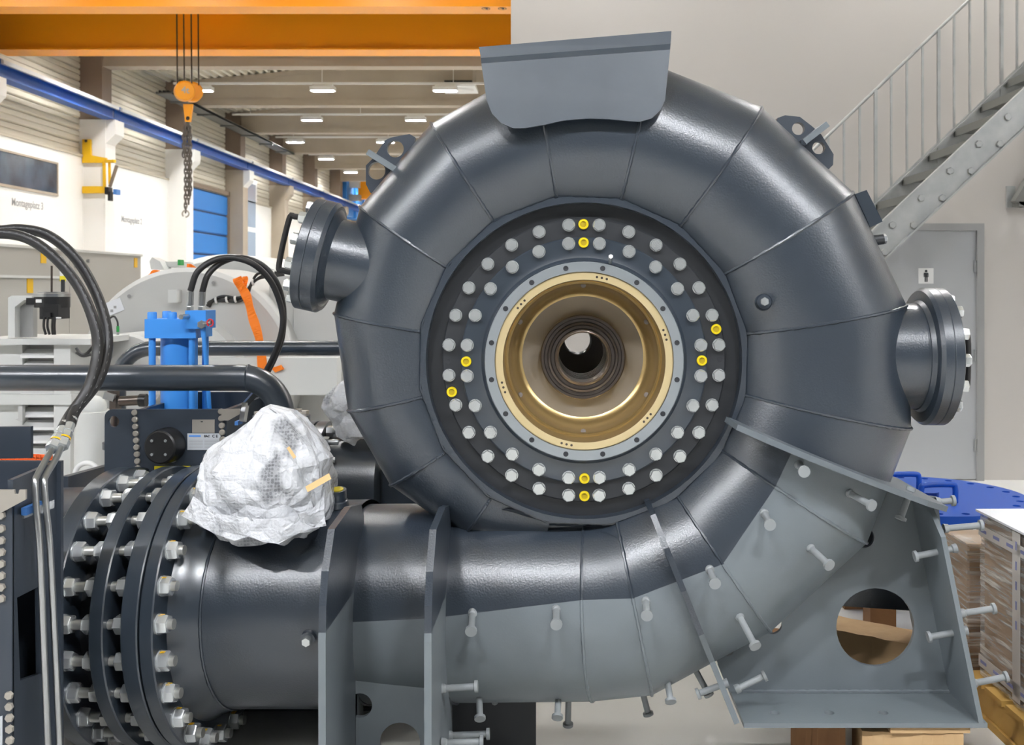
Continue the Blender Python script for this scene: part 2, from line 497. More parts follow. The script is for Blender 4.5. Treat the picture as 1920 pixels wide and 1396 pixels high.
# windows, doors and lettering in the left wall
def wall_quad(pxa, pxb, za, zb):
    return XW, pxa, pxb
Ya, Yb = -XW*FPX/(CX+60), -XW*FPX/(CX-105)
w1 = thing('window_1', None, None, (XW, (Ya+Yb)/2, 3.6), kind='structure')
z0 = CAMZ + (CY-363)/(CX-105)*-XW; z1 = CAMZ + (CY-308)/(CX-105)*-XW
MB().box((XW-.01, Ya, z0), (XW+.015, Yb, z1)).build('window_pane', 'window_dark', w1, smooth=False)
m = MB()
for a, b in (((Ya, z0-.05), (Yb+.05, z0)), ((Ya, z1), (Yb+.05, z1+.04)), ((Yb, z0), (Yb+.05, z1))):
    m.box((XW-.005, a[0], a[1]), (XW+.03, b[0], b[1]))
m.build('window_frame', 'concrete', w1, smooth=False)
def wall_text(txt, px, py, h, label):
    k = -XW / (CX-px)
    Y = k*FPX
    me = text_mesh(txt, h, 'ink_soft', .004)
    M = Matrix.Translation((XW+.004, Y, CAMZ+(CY-py)*k)) @ Matrix(((0,0,1,0),(1,0,0,0),(0,1,0,0),(0,0,0,1)))
    return link('wall_lettering', me, None, M, label, 'lettering')
wall_text('Montageplatz 3', 52, 383, .20, 'grey lettering on the white wall below the dark window')
wall_text('Montageplatz 2', 247, 413, .20, 'grey lettering on the white wall between the first two columns')

dd = thing('door_2', None, None, (XW, 30.8, 0), kind='structure')
ztop = CAMZ + (CY-350)/(CX-362)*-XW
MB().box((XW-.02, 28.7, 0), (XW+.004, 32.95, ztop)).build('door_backing', 'frame_blue', dd, smooth=False)
for k in range(9):
    z = ztop - .62*(k+1)
    if z < 0: break
    if k == 4:
        MB().box((XW-.02, 28.75, z), (XW+.03, 32.9, z+.60)).build('door_section', 'roller_blue', dd, smooth=False)
        for q in range(5):
            MB().box((XW+.02, 28.85+.82*q, z+.08), (XW+.035, 28.85+.82*q+.7, z+.5)).build('door_pane', 'window_pane', dd, smooth=False)
    else:
        MB().plate([[(0,0),(.05,.04),(.05,.56),(0,.60)]], (XW-.01, 32.9, z), (1,0,0), (0,0,1), 4.15).build('door_section', 'roller_blue', dd, smooth=False)
MB().box((XW-.01, 28.6, 0), (XW+.09, 28.75, ztop+.1)).box((XW-.01, 32.9, 0), (XW+.09, 33.0, ztop+.1)).box((XW-.01, 28.6, ztop), (XW+.09, 33.0, ztop+.12)).build('door_frame', 'concrete_brown', dd, smooth=False)
w2 = thing('window_2', None, None, (XW, 35.4, 1), kind='structure')
for zz in (.4, 2.0, 3.6):
    MB().box((XW-.01, 34.6, zz), (XW+.03, 36.0, zz+1.45)).build('window_pane', 'window_pane', w2, smooth=False)
MB().box((XW-.01, 34.4, .2), (XW+.02, 36.2, 5.2)).build('window_frame', 'wall_white', w2, smooth=False)
w3 = thing('window_3', None, None, (XW, 55, 4), kind='structure')
for k in range(3):
    MB().box((XW+.0, 49+2.2*k, 4.9), (XW+.5, 50.6+2.2*k, 6.6)).build('window_pane', 'roller_blue', w3, smooth=False)

# ------------------------------------------------------------------ lamp rails under the roof beams
ordn = ['first', 'second', 'third', 'fourth', 'fifth', 'sixth', 'seventh', 'eighth', 'ninth', 'tenth', 'eleventh', 'twelfth']
lamp_body = MB().box((-.29, -.115, -.03), (.29, -.1, .07)).box((-.29, .1, -.03), (.29, .115, .07)).box((-.30, -.115, -.03), (-.28, .115, .07)).box((.28, -.115, -.03), (.30, .115, .07)).box((-.29, -.11, .0), (.29, .11, .07)).plate([[(-.10,.07),(.10,.07),(.04,.13),(-.04,.13)]], (-.25,0,0), (0,1,0), (0,0,1), .5).mesh('lamp_housing', 'lamp_body', smooth=False)
lamp_glow_far = MB().box((-.28, -.10, -.012), (.28, .10, 0)).mesh('lamp_diffuser', 'lamp_far', smooth=False)
lamp_glow = MB().box((-.28, -.10, -.012), (.28, .10, 0)).mesh('lamp_diffuser', 'lamp_white', smooth=False)
for i, yb in enumerate(BEAMS):
    inside = yb > OFY
    if yb > 70 or yb < -3 or 0 < yb < 5 or 15 < yb < 20: continue
    kk = 1.0
    if yb < 10: yl, zl = yb + .3, 6.15                 # rails of the front bays
    elif yb < 20: yl, zl = yb + .5, 6.90
    else:                                              # visible rails hang in the middle of each bay
        yl = yb - 2.3; kk = yl/(yb - .42); zl = CAMZ + (6.77-CAMZ)*kk
    n = int(round((yb-23.3)/5))
    if n >= 0: lab = f'white lamp rail with strip lamps at the {ordn[n]} roof beam behind the crane'
    else: lab = f'white lamp rail with strip lamps over the hall, {ordn[-n-1]} before the crane bay'
    off_x = 1.6 if n % 2 == 0 and n > 1 else 0.0
    off_x = {2: 1.75}.get(n, 0.0)
    x_hi = 11.0  # behind the office block the lamps are unseen, added to light the hall
    glow = lamp_glow if yb < 0 else lamp_glow_far
    r = thing('lamp_rail', lab, 'lamp rail', (-9.0, yl, zl+.15), group='lamp rails under the roof')
    MB().box((-10.1*kk, yl-.03, zl+.13), (x_hi, yl+.03, zl+.18)).build('rail', 'lamp_body', r, smooth=False)
    k = 0
    x = -8.0 if yb < 0 else (-9.4 + off_x)*kk
    while x < x_hi - .5:
        a = link('lamp_housing', lamp_body, r, Matrix.Translation((x, yl, zl)))
        link('lamp_diffuser', glow, a, Matrix.Translation((x, yl, zl)))
        m = MB()
        x += 3.2*kk
    m = MB(); q = -9.0
    while q < x_hi:
        m.cyl((q, yl, zl+.18), (q, yl, roof_z(q)+.02), .008, 6); q += 3.2
    m.build('hanger', 'lamp_body', r)

# ------------------------------------------------------------------ crane runway and crane
cr = thing('crane_runway', 'blue crane runway girder along the left wall with a pale conductor strip', 'crane rail', (XW+.54, 40, 5.24))
for yb in BEAMS[1:-1]:
    m = MB()
    y0, y1 = yb+.03, yb+4.97
    m.box((XW+.41, y0, 5.245), (XW+.67, y1, 5.275)).box((XW+.53, y0, 5.275), (XW+.55, y1, 5.50)).box((XW+.43, y0, 5.50), (XW+.65, y1, 5.53))
    m.build('girder_section', 'rail_blue', cr, smooth=False)
    MB().box((XW+.50, y0, 5.53), (XW+.58, y1, 5.59)).build('rail_head', 'rail_blue', cr, smooth=False)
    MB().box((XW+.66, y0+.06, 5.47), (XW+.71, y1-.06, 5.54)).build('conductor_strip', 'rail_strip', cr, smooth=False)
cg = thing('overhead_crane', 'orange double girder overhead crane spanning the hall', 'crane', (-5.5, 18, 5.75))
GZ = 5.90
for nm, ya, yb_ in (('near', 16.27, 16.72), ('far', 19.23, 19.78)):
    ym = (ya+yb_)/2
    m = MB()
    m.box((XW+.05, ya, GZ), (10.5, yb_, GZ+.035)).box((XW+.05, ya+.06, GZ+.035), (10.5, yb_-.06, GZ+.78)).box((XW+.05, ya, GZ+.78), (10.5, yb_, GZ+.80))
    gd = m.build('girder', 'crane_orange', cg, smooth=False)
    if nm == 'near':
        for i_, px in enumerate((910, 941)):
            c = W(px, 26.5, ya-.002)
            q = MB().lathe([(.055, 0), (.066, 0), (.066, .004), (.055, .004)], (c.x, ya+.02+.14*0+.10, GZ-.004), (0,0,1), 24)
            q.box((c.x-.03, ya+.08, GZ-.004), (c.x+.03, ya+.10, GZ)).box((c.x-.004, ya+.08, GZ-.004), (c.x+.03, ya+.15, GZ))
            q.build('girder_mark', 'ink', gd, smooth=False)
MB().box((XW+.06, 16.72, GZ-.2), (XW+.35, 17.9, GZ+.3)).build('end_carriage', 'crane_orange', cg, smooth=False)
MB().box((-6.9, 16.4, GZ+.80), (-5.7, 19.6, GZ+.95)).build('trolley', 'crane_orange', cg, smooth=False)
hb = thing('crane_hook_block', 'orange crane hook block hanging on four ropes', 'crane hook', W(350, 225, 18))
m = MB()
for px, dy in ((331, -.1), (344, .1), (358, -.1), (371, .1)):
    a = W(px, 20, 18+dy)
    m.cyl((a.x, a.y, GZ+.8), W(px+1.5, 160, 18+dy), .012, 6)
m.build('rope', 'rope_dark', hb)
c = W(346, 171, 17.9)
MB().lathe([(0,-.10),(.14,-.10),(.165,-.08),(.165,.08),(.14,.10),(0,.10)], c, (.5, -1, 0), 28).build('sheave_cover', 'hook_yellow', hb)
c2 = W(361, 173, 18.2)
MB().lathe([(0,-.10),(.14,-.10),(.165,-.08),(.165,.08),(.14,.10),(0,.10)], c2, (.5, -1, 0), 28).build('sheave_cover', 'hook_yellow', hb)
ax = V((.5,-1,0)).normalized()
pm = text_mesh('4t', .15, 'plate_alu', .004)
tq = aim(c + ax*.103, ax)
u = V((0,0,1)).cross(ax).normalized()
Mx = Matrix(((u.x, 0, ax.x, 0), (u.y, 0, ax.y, 0), (0, 1, 0, 0), (0,0,0,1)))
link('load_mark', pm, hb, Matrix.Translation(c + ax*.102) @ Mx)
a = W(353, 190, 18); b = W(352, 232, 18)
MB().plate([[(-.08,.20),(.08,.20),(.055,.0),(.045,-.10),(-.045,-.10),(-.055,0)], circ(0,-.04,.035,14)], V((a.x,18.03,b.z+.13)), (1,0,0), (0,0,1), .06).build('hook_fork', 'hook_yellow', hb)
ch = thing('lifting_chain', 'long grey lifting chain sling with a hook end hanging from the crane hook', 'chain', W(352, 405, 18))
link_m = MB()
pts = []
for i in range(17):
    t = 2*PI*i/16
    pts.append((.022*math.cos(t), 0, .055*math.sin(t)))
link_m.tube([V(p) for p in pts], .012, 6, caps=False)
lm = link_m.mesh('chain_link', 'chain')
ztop = W(352, 225, 18).z; zbot = W(352, 395, 18).z
for s_, (dx, dy, zb) in enumerate(((-.035, 0, zbot), (.005, .03, zbot+.1), (.045, 0, zbot+.3), (-.075, .02, zbot+.95))):
    z = ztop; k = 0
    while z > zb and k < 70:
        x = W(352, 0, 18).x + dx*(1 if k > 3 else k/3)
        link('chain_link', lm, ch, Matrix.Translation((x, 18+dy, z)) @ Matrix.Rotation(PI/2*(k % 2) + .6, 4, 'Z'))
        z -= .072; k += 1
e = V((W(352, 0, 18).x-.035, 18, zbot))
MB().tube([e + V((.055*math.sin(t), 0, -.06 - .055*math.cos(t)+.01)) for t in [2*PI*i/18 for i in range(17)]], .014, 8).build('hook', 'plate_alu', ch)

# yellow wall jib on the first column
jb = thing('wall_jib', 'small yellow jib bracket with a blue hoist fixed to the first column', 'wall bracket', W(180, 360, 22.9))
yj = 23.02
def at(px, py, y=yj): return W(px, py, y)
def px_plate(m, pts, y, t, mi=0, holes=()):
    ps = [W(a, b, y) for a, b in pts]
    loops = [[(p.x, p.z) for p in ps]] + list(holes)
    return m.plate(loops, (0, y+t, 0), (1,0,0), (0,0,1), t, mi)
px_plate(MB(), [(154,261),(170,261),(171,291),(200,296),(200,305),(154,305)], yj-.06, .05).build('upper_arm', 'sticker_yellow', jb, smooth=False)
px_plate(MB(), [(154,349),(196,349),(196,362),(154,362)], yj-.06, .05).build('lower_arm', 'sticker_yellow', jb, smooth=False)
MB().cyl(at(195,303,yj-.12), at(196,352,yj-.12), .035, 12).build('pivot_tube', 'sticker_yellow', jb)
MB().cyl(at(205,303,yj-.2), at(206,345,yj-.2), .03, 12).bar(at(198,302,yj-.15), at(215,302,yj-.35), .06, .06).build('boom', 'sticker_yellow', jb)
MB().bar(at(219,310,yj-.3), at(206,350,yj-.2), .05, .05).build('brace', 'concrete_brown', jb, smooth=False)
MB().box(at(196,364,yj-.3), tuple(at(211,352,yj-.1))).box(at(202,376,yj-.3), tuple(at(212,360,yj-.15))).build('hoist_motor', 'black_plastic', jb, smooth=False)
MB().box(at(212,364,yj-.32), tuple(at(226,356,yj-.12))).build('hoist_drum', 'clamp_blue', jb, smooth=False)
MB().cyl(W(161,264,yj-.01-.07), W(161,264,yj+.0-.05), .03, 12).build('bolt', 'ink', jb)

# cable tray and pipes high on the wall, vent box under the roof
ct = thing('cable_tray', 'dark cable tray running under the roof along the left wall', 'cable tray', (XW+.5, 28, 6.2))
MB().box((XW+.45, 26, 6.32), (XW+.85, 38, 6.36)).box((XW+.45, 26, 6.32), (XW+.47, 38, 6.38)).box((XW+.83, 26, 6.32), (XW+.85, 38, 6.38)).build('tray', 'galv_dark', ct, smooth=False)
for k in range(3):
    MB().cyl((XW+.54+.1*k, 26, 6.385), (XW+.54+.1*k, 38, 6.385), .03, 8).build('cable', 'rubber', ct)
for k in range(6):
    MB().box((XW+.42, 27+2*k, 6.28), (XW+.88, 27.08+2*k, 6.32)).build('bracket', 'galv_dark', ct, smooth=False)
vb = thing('air_vent', 'square air outlet box with a round diffuser under the roof above the casing', 'air vent', W(862, 150, 26.5))
c = W(862, 160, 26.6)
MB().box((c.x-.36, 26.2, c.z+.05), (c.x+.36, 27.2, c.z+.75)).build('duct', 'concrete', vb, smooth=False)
MB().box((c.x-.34, 26.19, c.z-.02), (c.x+.34, 27.1, c.z+.05)).build('slot', 'ink', vb, smooth=False)
MB().box((c.x-.42, 26.1, c.z-.10), (c.x+.42, 27.2, c.z-.02)).build('frame', 'lamp_body', vb, smooth=False)
MB().lathe([(.05,0),(.30,0),(.34,.05),(.10,.05)], (c.x+.02, 26.65, c.z-.15), (0,0,1), 28).build('diffuser', 'lamp_body', vb)

# distant crane
dc = thing('distant_crane', 'orange crane girder far down the hall', 'crane', (-8, 50, 5.75))
MB().box((-9.45, 50, 5.75), (9, 50.6, 6.55)).build('girder', 'crane_orange', dc, smooth=False)
MB().box((-9.8, 49.5, 5.62), (-9.3, 50.0, 5.9)).build('drive', 'machine_dark', dc, smooth=False)
MB().box((-9.9, 49.6, 6.25), (-9.35, 50.0, 6.55)).build('control_box', 'white_plastic', dc, smooth=False)

# ================================================================== THE SPIRAL CASING
YC = 3.68                                   # middle plane of the spiral
AX, AZ = 0.0785, 1.3885                     # turbine axis (parallel to Y)
YF = 3.50                                   # plane of the stay ring face
MPP = YC / FPX                              # metres per photo pixel in the middle plane
HB = YC - YF                                # half height of the stay ring
RR = 0.528                                  # corner radius of the stay ring
def cyl_pt(R, th, y): return V((AX + R*math.cos(th), YC + y, AZ + R*math.sin(th)))
case = thing('spiral_casing', 'large dark grey spiral turbine casing with bolted centre ring on light grey support', 'turbine casing', (.3, 3.68, 0))
# (angle, outer radius in photo pixels) of every mitre joint, from the inlet round to the nose
J = [(-78.5, 634), (-55.5, 612), (-33, 625), (-12, 620), (9.3, 606), (31.5, 587), (54.5, 571), (77, 560), (99.6, 549),
     (123.0, 519), (146.0, 501), (170, 471), (192.8, 449), (213.5, 431), (236, 402), (258, 362)]
NS = 80
NA = 16                                      # cells on either side of the paint line
def params(ph0, pb):
    """-ph0..ph0 in NS steps with the paint line exactly at -pb and +pb"""
    out = [-ph0 + (ph0-pb)*i/NA for i in range(NA)]
    out += [-pb + 2*pb*i/(NS-2*NA) for i in range(NS-2*NA)]
    return out + [pb + (ph0-pb)*i/NA for i in range(NA+1)]
def section(th, Ro, pb=100):
    u = Ro - RR
    r = (u*u + HB*HB) / (2*u)
    rc = Ro - r
    ph0 = math.acos(max(-1, min(1, (RR - rc) / r)))
    pb = min(math.radians(pb), ph0*.85)
    return [cyl_pt(rc + r*math.cos(p), th, r*math.sin(p)) for p in params(ph0, pb)], r, rc, ph0
def seg_mesh(A, B, split, k=3):
    """loft between two rings of NS+1 points; the outer half gets the light paint if split"""
    m = MB(); n = len(A)
    vs = []
    for j in range(k+1):
        t = j/k
        vs += [a.lerp(b, t) for a, b in zip(A, B)]
    for j in range(k):
        for i in range(n-1):
            mi = 0
            if split is not None:
                lo, hi = split
                mi = 1 if lo <= i < hi else 0
            m.add([vs[j*n+i], vs[j*n+i+1], vs[(j+1)*n+i+1], vs[(j+1)*n+i]], [(0,3,2,1)], mi)
    return m
def bead(name, pts, r, parent, mt='paint_dark'):
    path = []
    pts = [V(p) for p in pts]
    fine = []
    for i in range(len(pts)-1):
        L = (pts[i+1]-pts[i]).length
        k = max(1, int(L/.012))
        for j in range(k): fine.append(pts[i].lerp(pts[i+1], j/k))
    fine.append(pts[-1])
    rs = [r*(1 + .22*math.sin(i*2.1) + random.uniform(-.1,.1)) for i in range(len(fine))]
    return MB().tube(fine, rs, 6).build(name, mt, parent)
secs = []
for k, (a, px) in enumerate(J):
    th = math.radians(a)
    secs.append(section(th, px*MPP, {0: 102, 1: 96, 2: 107}.get(k, 104)))
mid_plate = math.radians(-21.3)
for k in range(len(J)-1):
    A, B = secs[k][0], secs[k+1][0]
    split = (NA, NS-NA) if k <= 1 else None
    o = seg_mesh(A, B, split)
    if k == 2:       # the support plate crosses this segment: light paint only below it
        o = MB()
        n = NS+1
        tcut = .52
        M1 = [a.lerp(b, tcut) for a, b in zip(A, B)]
        for P, Q, sp in ((A, M1, (NA, NS-NA)), (M1, B, None)):
            q = seg_mesh(P, Q, sp, 2)
            base = len(o.v); o.v += q.v; o.f += [tuple(i+base for i in f) for f in q.f]; o.m += q.m
    o.build('casing_segment', ['paint_dark', 'paint_light'], case, angle=30)
def split_bead(pts, r):
    """weld across the paint line: dark, light, dark"""
    bead('weld_seam', pts[1:NA+1], r, case)
    bead('weld_seam', pts[NA:NS-NA+1], r, case, 'paint_light')
    bead('weld_seam', pts[NS-NA:-1], r, case)
for k in range(1, len(J)-1):
    if k <= 2: split_bead(secs[k][0], .0055)
    else: bead('weld_seam', secs[k][0][1:-1], .0055, case)
# closing cap at the nose
cap = MB(); pts = secs[-1][0]
cen = sum(pts, V()) / len(pts)
cap.add(pts + [cen], [(i, i+1, len(pts)) for i in range(len(pts)-1)]).build('nose_cap', 'paint_dark', case)

# inlet pipe, from the flange on the left to the first mitre
PA, PB = V((-1.224, 3.837, .494)), V((AX+.030, YC, .5505))
ud = (PB - PA).normalized()
vd = V((0,0,1)); vd = (vd - ud*vd.dot(ud)).normalized(); wd = ud.cross(vd)    # wd: towards the camera side is -wd
def pipe_pt(s): return PA + ud*s
LP = (PB-PA).length
def pipe_ring(s, r, pb=95):
    """ordered like the sections: starts at the top (inner side), front side first"""
    c = pipe_pt(s)
    front = -wd if wd.y > 0 else wd
    out = []
    for p in params(PI, math.radians(pb)):     # p = 0 is outward (down), negative towards the camera
        out.append(c - vd*(r*math.cos(p)) + front*(r*-math.sin(p)))
    return out
s1 = (pipe_pt(0).x*-1 - .672)/ud.x        # rib 1
s2 = (-PA.x - .37)/ud.x
SEG = [(0.075, .3565, 95), (s1, .354, 95), (s1+.001, .338, 95), (s2, .334, 97), (LP, .3276, 106)]
for i in range(len(SEG)-1):
    (sa, ra, qa), (sb, rb, qb) = SEG[i], SEG[i+1]
    if sb - sa < .005: continue
    sp = None if i == 0 else (NA, NS-NA)
    seg_mesh(pipe_ring(sa, ra, qa), pipe_ring(sb, rb, qb), sp, 4).build('inlet_pipe', ['paint_dark', 'paint_light'], case, angle=30)
# transition to the first mitre
seg_mesh(pipe_ring(LP, .3276, 106), secs[0][0], (NA, NS-NA), 3).build('inlet_pipe', ['paint_dark', 'paint_light'], case, angle=30)
ringp = pipe_ring(LP, .3276, 106)
split_bead(ringp, .0055)
split_bead(secs[0][0], .0055)
bead('weld_seam', pipe_ring(.095, .3575)[2:-2], .005, case)
bead('weld_seam', [p for p in pipe_ring(s1+.016, .339)][6:NS//2+4], .006, case)
bead('weld_seam', [p for p in pipe_ring(s2+.016, .335)][6:NS//2+4], .006, case)
# crotch plate closing the corner between pipe, nose and stay ring
m = MB(); NT, NK = 24, 8; vs = []
for i in range(NT+1):
    t = i/NT
    x = W(838, 0, 3.5).x + t*(AX + .235 - W(838, 0, 3.5).x)
    sp_ = (x - PA.x)/ud.x
    if sp_ <= LP:
        r_ = .334 + (.3276-.334)*max(0, (sp_-s2)/(LP-s2)); c_ = pipe_pt(sp_)
        a_ = math.radians(-150)
        A_ = c_ - vd*(r_*math.cos(a_)) + V((0,-1,0))*(r_*-math.sin(a_))
    else:
        q_ = (sp_-LP)/(x-AX+1e-6)
        A_ = ringp[6].lerp(secs[0][0][5], min(1, (sp_-LP)/.13))
    dxr = max(-.50, min(.50, x-AX))
    B_ = V((x, YF-.018, AZ - math.sqrt(max(.0, (RR+.006)**2 - dxr**2))))
    w0 = min(1, max(0, (x-AX+.40)/.20)); w0 = w0*w0*(3-2*w0)
    B_ = A_.lerp(B_, w0)
    for j in range(NK+1):
        u_ = j/NK
        p_ = A_.lerp(B_, u_)
        p_.y += .02*w0*math.sin(PI*u_)*(1-.3*u_)
        vs.append(p_)
fs = [(i*(NK+1)+j, (i+1)*(NK+1)+j, (i+1)*(NK+1)+j+1, i*(NK+1)+j+1) for i in range(NT) for j in range(NK)]
m.add(vs, fs).build('crotch_plate', 'paint_dark', case, angle=40)

# inlet flange with hub
def ring_along(prof, s0, name, mt, parent, n=72):
    return MB().lathe(prof, pipe_pt(s0), ud, n).build(name, mt, parent)
FR, BR = .489, .447
fl = ring_along([(.33,-.046),(FR-.004,-.046),(FR,-.042),(FR,-.004),(FR-.004,0),(.395,0),(.385,.012),(.360,.075),(.356,.1),(.33,.1),(.33,-.046)], 0, 'inlet_flange', 'paint_smooth', case)

# ---- dismantling joint: three loose flanges, studs and nuts
joint = thing('dismantling_joint', 'dark grey pipe dismantling joint with threaded rods and zinc nuts at the casing inlet', 'pipe joint', (PA.x-.2, PA.y, 0))
ring_along([(.34,-.108),(FR-.004,-.108),(FR,-.104),(FR,-.056),(FR-.004,-.052),(.34,-.052),(.34,-.108)], 0, 'flange_ring', 'paint_smooth', joint)
ring_along([(.36,-.215),(FR-.004,-.215),(FR,-.211),(FR,-.171),(FR-.004,-.167),(.36,-.167),(.36,-.215)], 0, 'flange_ring', 'paint_smooth', joint)
ring_along([(.34,-.395),(FR-.004,-.395),(FR,-.391),(FR,-.330),(FR-.004,-.326),(.34,-.326),(.34,-.395)], 0, 'flange_ring', 'paint_smooth', joint)
ring_along([(.35,-.39),(.35,.0)], 0, 'inner_sleeve', 'paint_black', joint)
ring_along([(.47,-.052),(.47,-.046)], 0, 'gasket', 'bore_black', joint)
rod_m = MB().cyl((0,0,-.36), (0,0,.052), .0165, 16).lathe([(.0165,.052),(.006,.0525)], (0,0,0), (0,0,1), 12).mesh('threaded_rod', 'zinc_dull')
nut = MB().lathe([(.017,0),(.034,0),(.034,.005),(.017,.005)], (0,0,0), (0,0,1), 20)
nut.hexa((0,0,.005), (0,0,1), .055, .030)
nut_m = nut.mesh('nut', 'zinc')
mark_m = MB().box((-.009,-.007,.0345),(.009,.007,.0358)).mesh('paint_mark', 'sticker_yellow')
for k in range(24):
    a = 2*PI*(k+.5)/24 + math.radians(-.4)
    c = pipe_pt(0) + (vd*math.cos(a) + wd*math.sin(a))*BR
    M = aim(c, ud)
    rd = link('threaded_rod', rod_m, joint, M)
    rl = random.uniform(0, PI/3)
    for s0, sg_ in ((0.0, 1), (-.108, -1), (-.215, -1), (-.326, 1)):
        Mn = aim(c + ud*s0, ud*sg_, rl + random.uniform(0, .6))
        link('nut', nut_m, rd, Mn)
    link('paint_mark', mark_m, rd, aim(c + vd*.024 + ud*.012 - ud*0, vd) @ Matrix.Translation((0,0,-.030)))

# ---- stay ring, bolt flanges and bore (all turned around the axis)
def ring_poly(R):   # polygon through the mitre angles
    return [math.radians(a) for a, _ in J[:-1]] + [math.radians(280)]
m = MB()
angs = [math.radians(-80.5+22.5*i) for i in range(16)]
def annulus_poly(m, R, r, y0, y1, lipr=None):
    n = 96
    out = []
    for i in range(n):
        a = 2*PI*i/n
        # polygon distance at this angle
        da = (a - angs[0]) % (2*PI/16)
        half = PI/16
        out.append(R*math.cos(half)/math.cos(da-half))
    o = len(m.v)
    vs = []
    for i in range(n):
        a = 2*PI*i/n
        vs += [cyl_pt(out[i], a, y0), cyl_pt(out[i], a, y1), cyl_pt(r, a, y0), cyl_pt(r, a, y1)]
    fs = []
    for i in range(n):
        b, c = 4*i, 4*((i+1) % n)
        fs += [(b, c, c+2, b+2), (b+2, c+2, c+3, b+3), (b+1, b+3, c+3, c+1), (b, b+1, c+1, c)]
    m.add(vs, fs)
annulus_poly(m, RR+.012, .516, -HB-.022, -HB+.035)
m.build('stay_ring', 'paint_dark', case, smooth=False)
m = MB(); annulus_poly(m, RR+.01, .2, HB-.02, HB+.02); m.build('stay_ring', 'paint_dark', case, smooth=False)
bead('weld_seam', [cyl_pt((RR+.014)*1.0, math.radians(-80.5+22.5*i), -HB-.012) for i in range(17)], .005, case)
axd = (0, -1, 0)                         # profiles measured towards the camera from the middle plane
AO = V((AX, YC, AZ))
def turn(prof, name, mt, parent, n=96): return MB().lathe(prof, AO, axd, n).build(name, mt, parent)
bf = turn([(.525,.10),(.525,.150),(.466,.152),(.466,.170),(.462,.174),(.398,.174)], 'outer_bolt_flange', 'paint_black', case)
cf = turn([(.403,.15),(.403,.188),(.399,.192),(.352,.192),(.336,.196),(.328,.206),(.326,.212),(.30,.212)], 'head_cover', 'paint_smooth', case)
sr = turn([(.3225,.20),(.3225,.226),(.3205,.228),(.2905,.228),(.2895,.222)], 'retaining_ring', 'alu_ring', case)
turn([(.2895,.20),(.2895,.218),(.2865,.218),(.2865,.2225),(.264,.2225),(.2635,.21)], 'bronze_ring_face', 'brass_face', case)
turn([(.2640,.222),(.262,.200),(.262,.110),(.258,.105),(.252,.105),(.250,.10),(.246,.06),(.236,.022),(.222,.0),(.209,-.006)], 'bronze_liner', 'brass', case)
turn([(.210,-.006),(.150,-.004),(.143,.0)], 'wear_disc', 'taupe', case)
turn([(.146,-.01),(.146,.026),(.142,.030),(.134,.030),(.131,.024),(.122,.024),(.119,.034),(.112,.036),(.108,.030),(.099,.030),(.096,.040),(.0885,.043),(.0845,.040),(.0835,.02),(.0835,-.05)], 'shaft_seal', 'steel_dark', case)
prof = [(.0835,-.05)]
for i in range(5):
    y = -.05-.05*i
    prof += [(.0835, y-.02), (.096, y-.022), (.096, y-.04), (.0835, y-.042)]
prof += [(.0835,-.32),(.13,-.32)]
turn(prof, 'bearing_bore', 'bore_black', case, 64)
# rear bearing and lit trough seen through the bore
MB().lathe([(.15,-.32),(.15,-1.05)], AO, axd, 48, 0, PI*.35, PI*1.65).build('shaft_trough', 'beige_paint', case)
turn([(.16,-1.05),(.062,-1.05),(.058,-1.06),(.072,-1.09),(.058,-1.12),(.072,-1.16),(.058,-1.19),(.16,-1.19)], 'rear_bearing', 'bore_black', case, 48)

# hex bolts: 28 outside, 24 inside, yellow caps between
hb_ = MB().lathe([(0,0),(.0215,0),(.0215,.003),(0,.003)], (0,0,0), (0,0,1), 24)
hb_.hexa((0,0,.003), (0,0,1), .0365, .016)
hexbolt = hb_.mesh('hex_bolt', 'bolt_white')
cap_m = MB().lathe([(.0,.004),(.0095,.004)], (0,0,0), (0,0,1), 24, 1).lathe([(.0095,.004),(.0105,.009),(.0155,.009),(.017,.007),(.017,0)], (0,0,0), (0,0,1), 24, 0)
ycap = cap_m.mesh('yellow_cap', ['yellow_cap', 'yellow_cap_shade'])
AFX, AFZ = AX, AZ
def face_pt(R, deg, depth): 
    t = math.radians(deg)
    return V((AX + R*math.cos(t), YC-depth, AZ + R*math.sin(t)))
for k in range(28):
    a = 90 + (k+.5)*360/28
    link('hex_bolt', hexbolt, bf, aim(face_pt(.446, a, .174), axd, random.uniform(0, 1)))
for k in range(24):
    a = 90 + (k+.5)*15
    link('hex_bolt', hexbolt, cf, aim(face_pt(.385, a, .192), axd, random.uniform(0, 1)))
for a in (90.2, -89.8, 13.2, 193.5): link('yellow_cap', ycap, bf, aim(face_pt(.446, a, .174), axd))
for a in (90.2, -89.8, 0, 180.5): link('yellow_cap', ycap, cf, aim(face_pt(.385, a, .192), axd))
hole_m = MB().lathe([(0,.0012),(.0045,.0012),(.0085,.002),(.0085,0)], (0,0,0), (0,0,1), 16).mesh('socket_screw', 'ink')
for k in range(16):
    link('socket_screw', hole_m, sr, aim(face_pt(.306, 90+(k+.5)*22.5, .2275), axd))
for a in (0.3, 180.5): link('plug_hole', hole_m, bf, aim(face_pt(.446, a, .1735), axd))
pin_m = MB().lathe([(0,.0008),(.004,.0008),(.004,0)], (0,0,0), (0,0,1), 12).mesh('dowel_hole', 'steel_dark')
for k in range(6):
    for da in (-3.4, 0, 3.4):
        link('dowel_hole', pin_m, case, aim(face_pt(.2755, 78+60*k+da, .2222), axd))
scr = MB().lathe([(0,.004),(.009,.004),(.009,0)], (0,0,0), (0,0,1), 12).mesh('liner_screw', 'steel_dark')
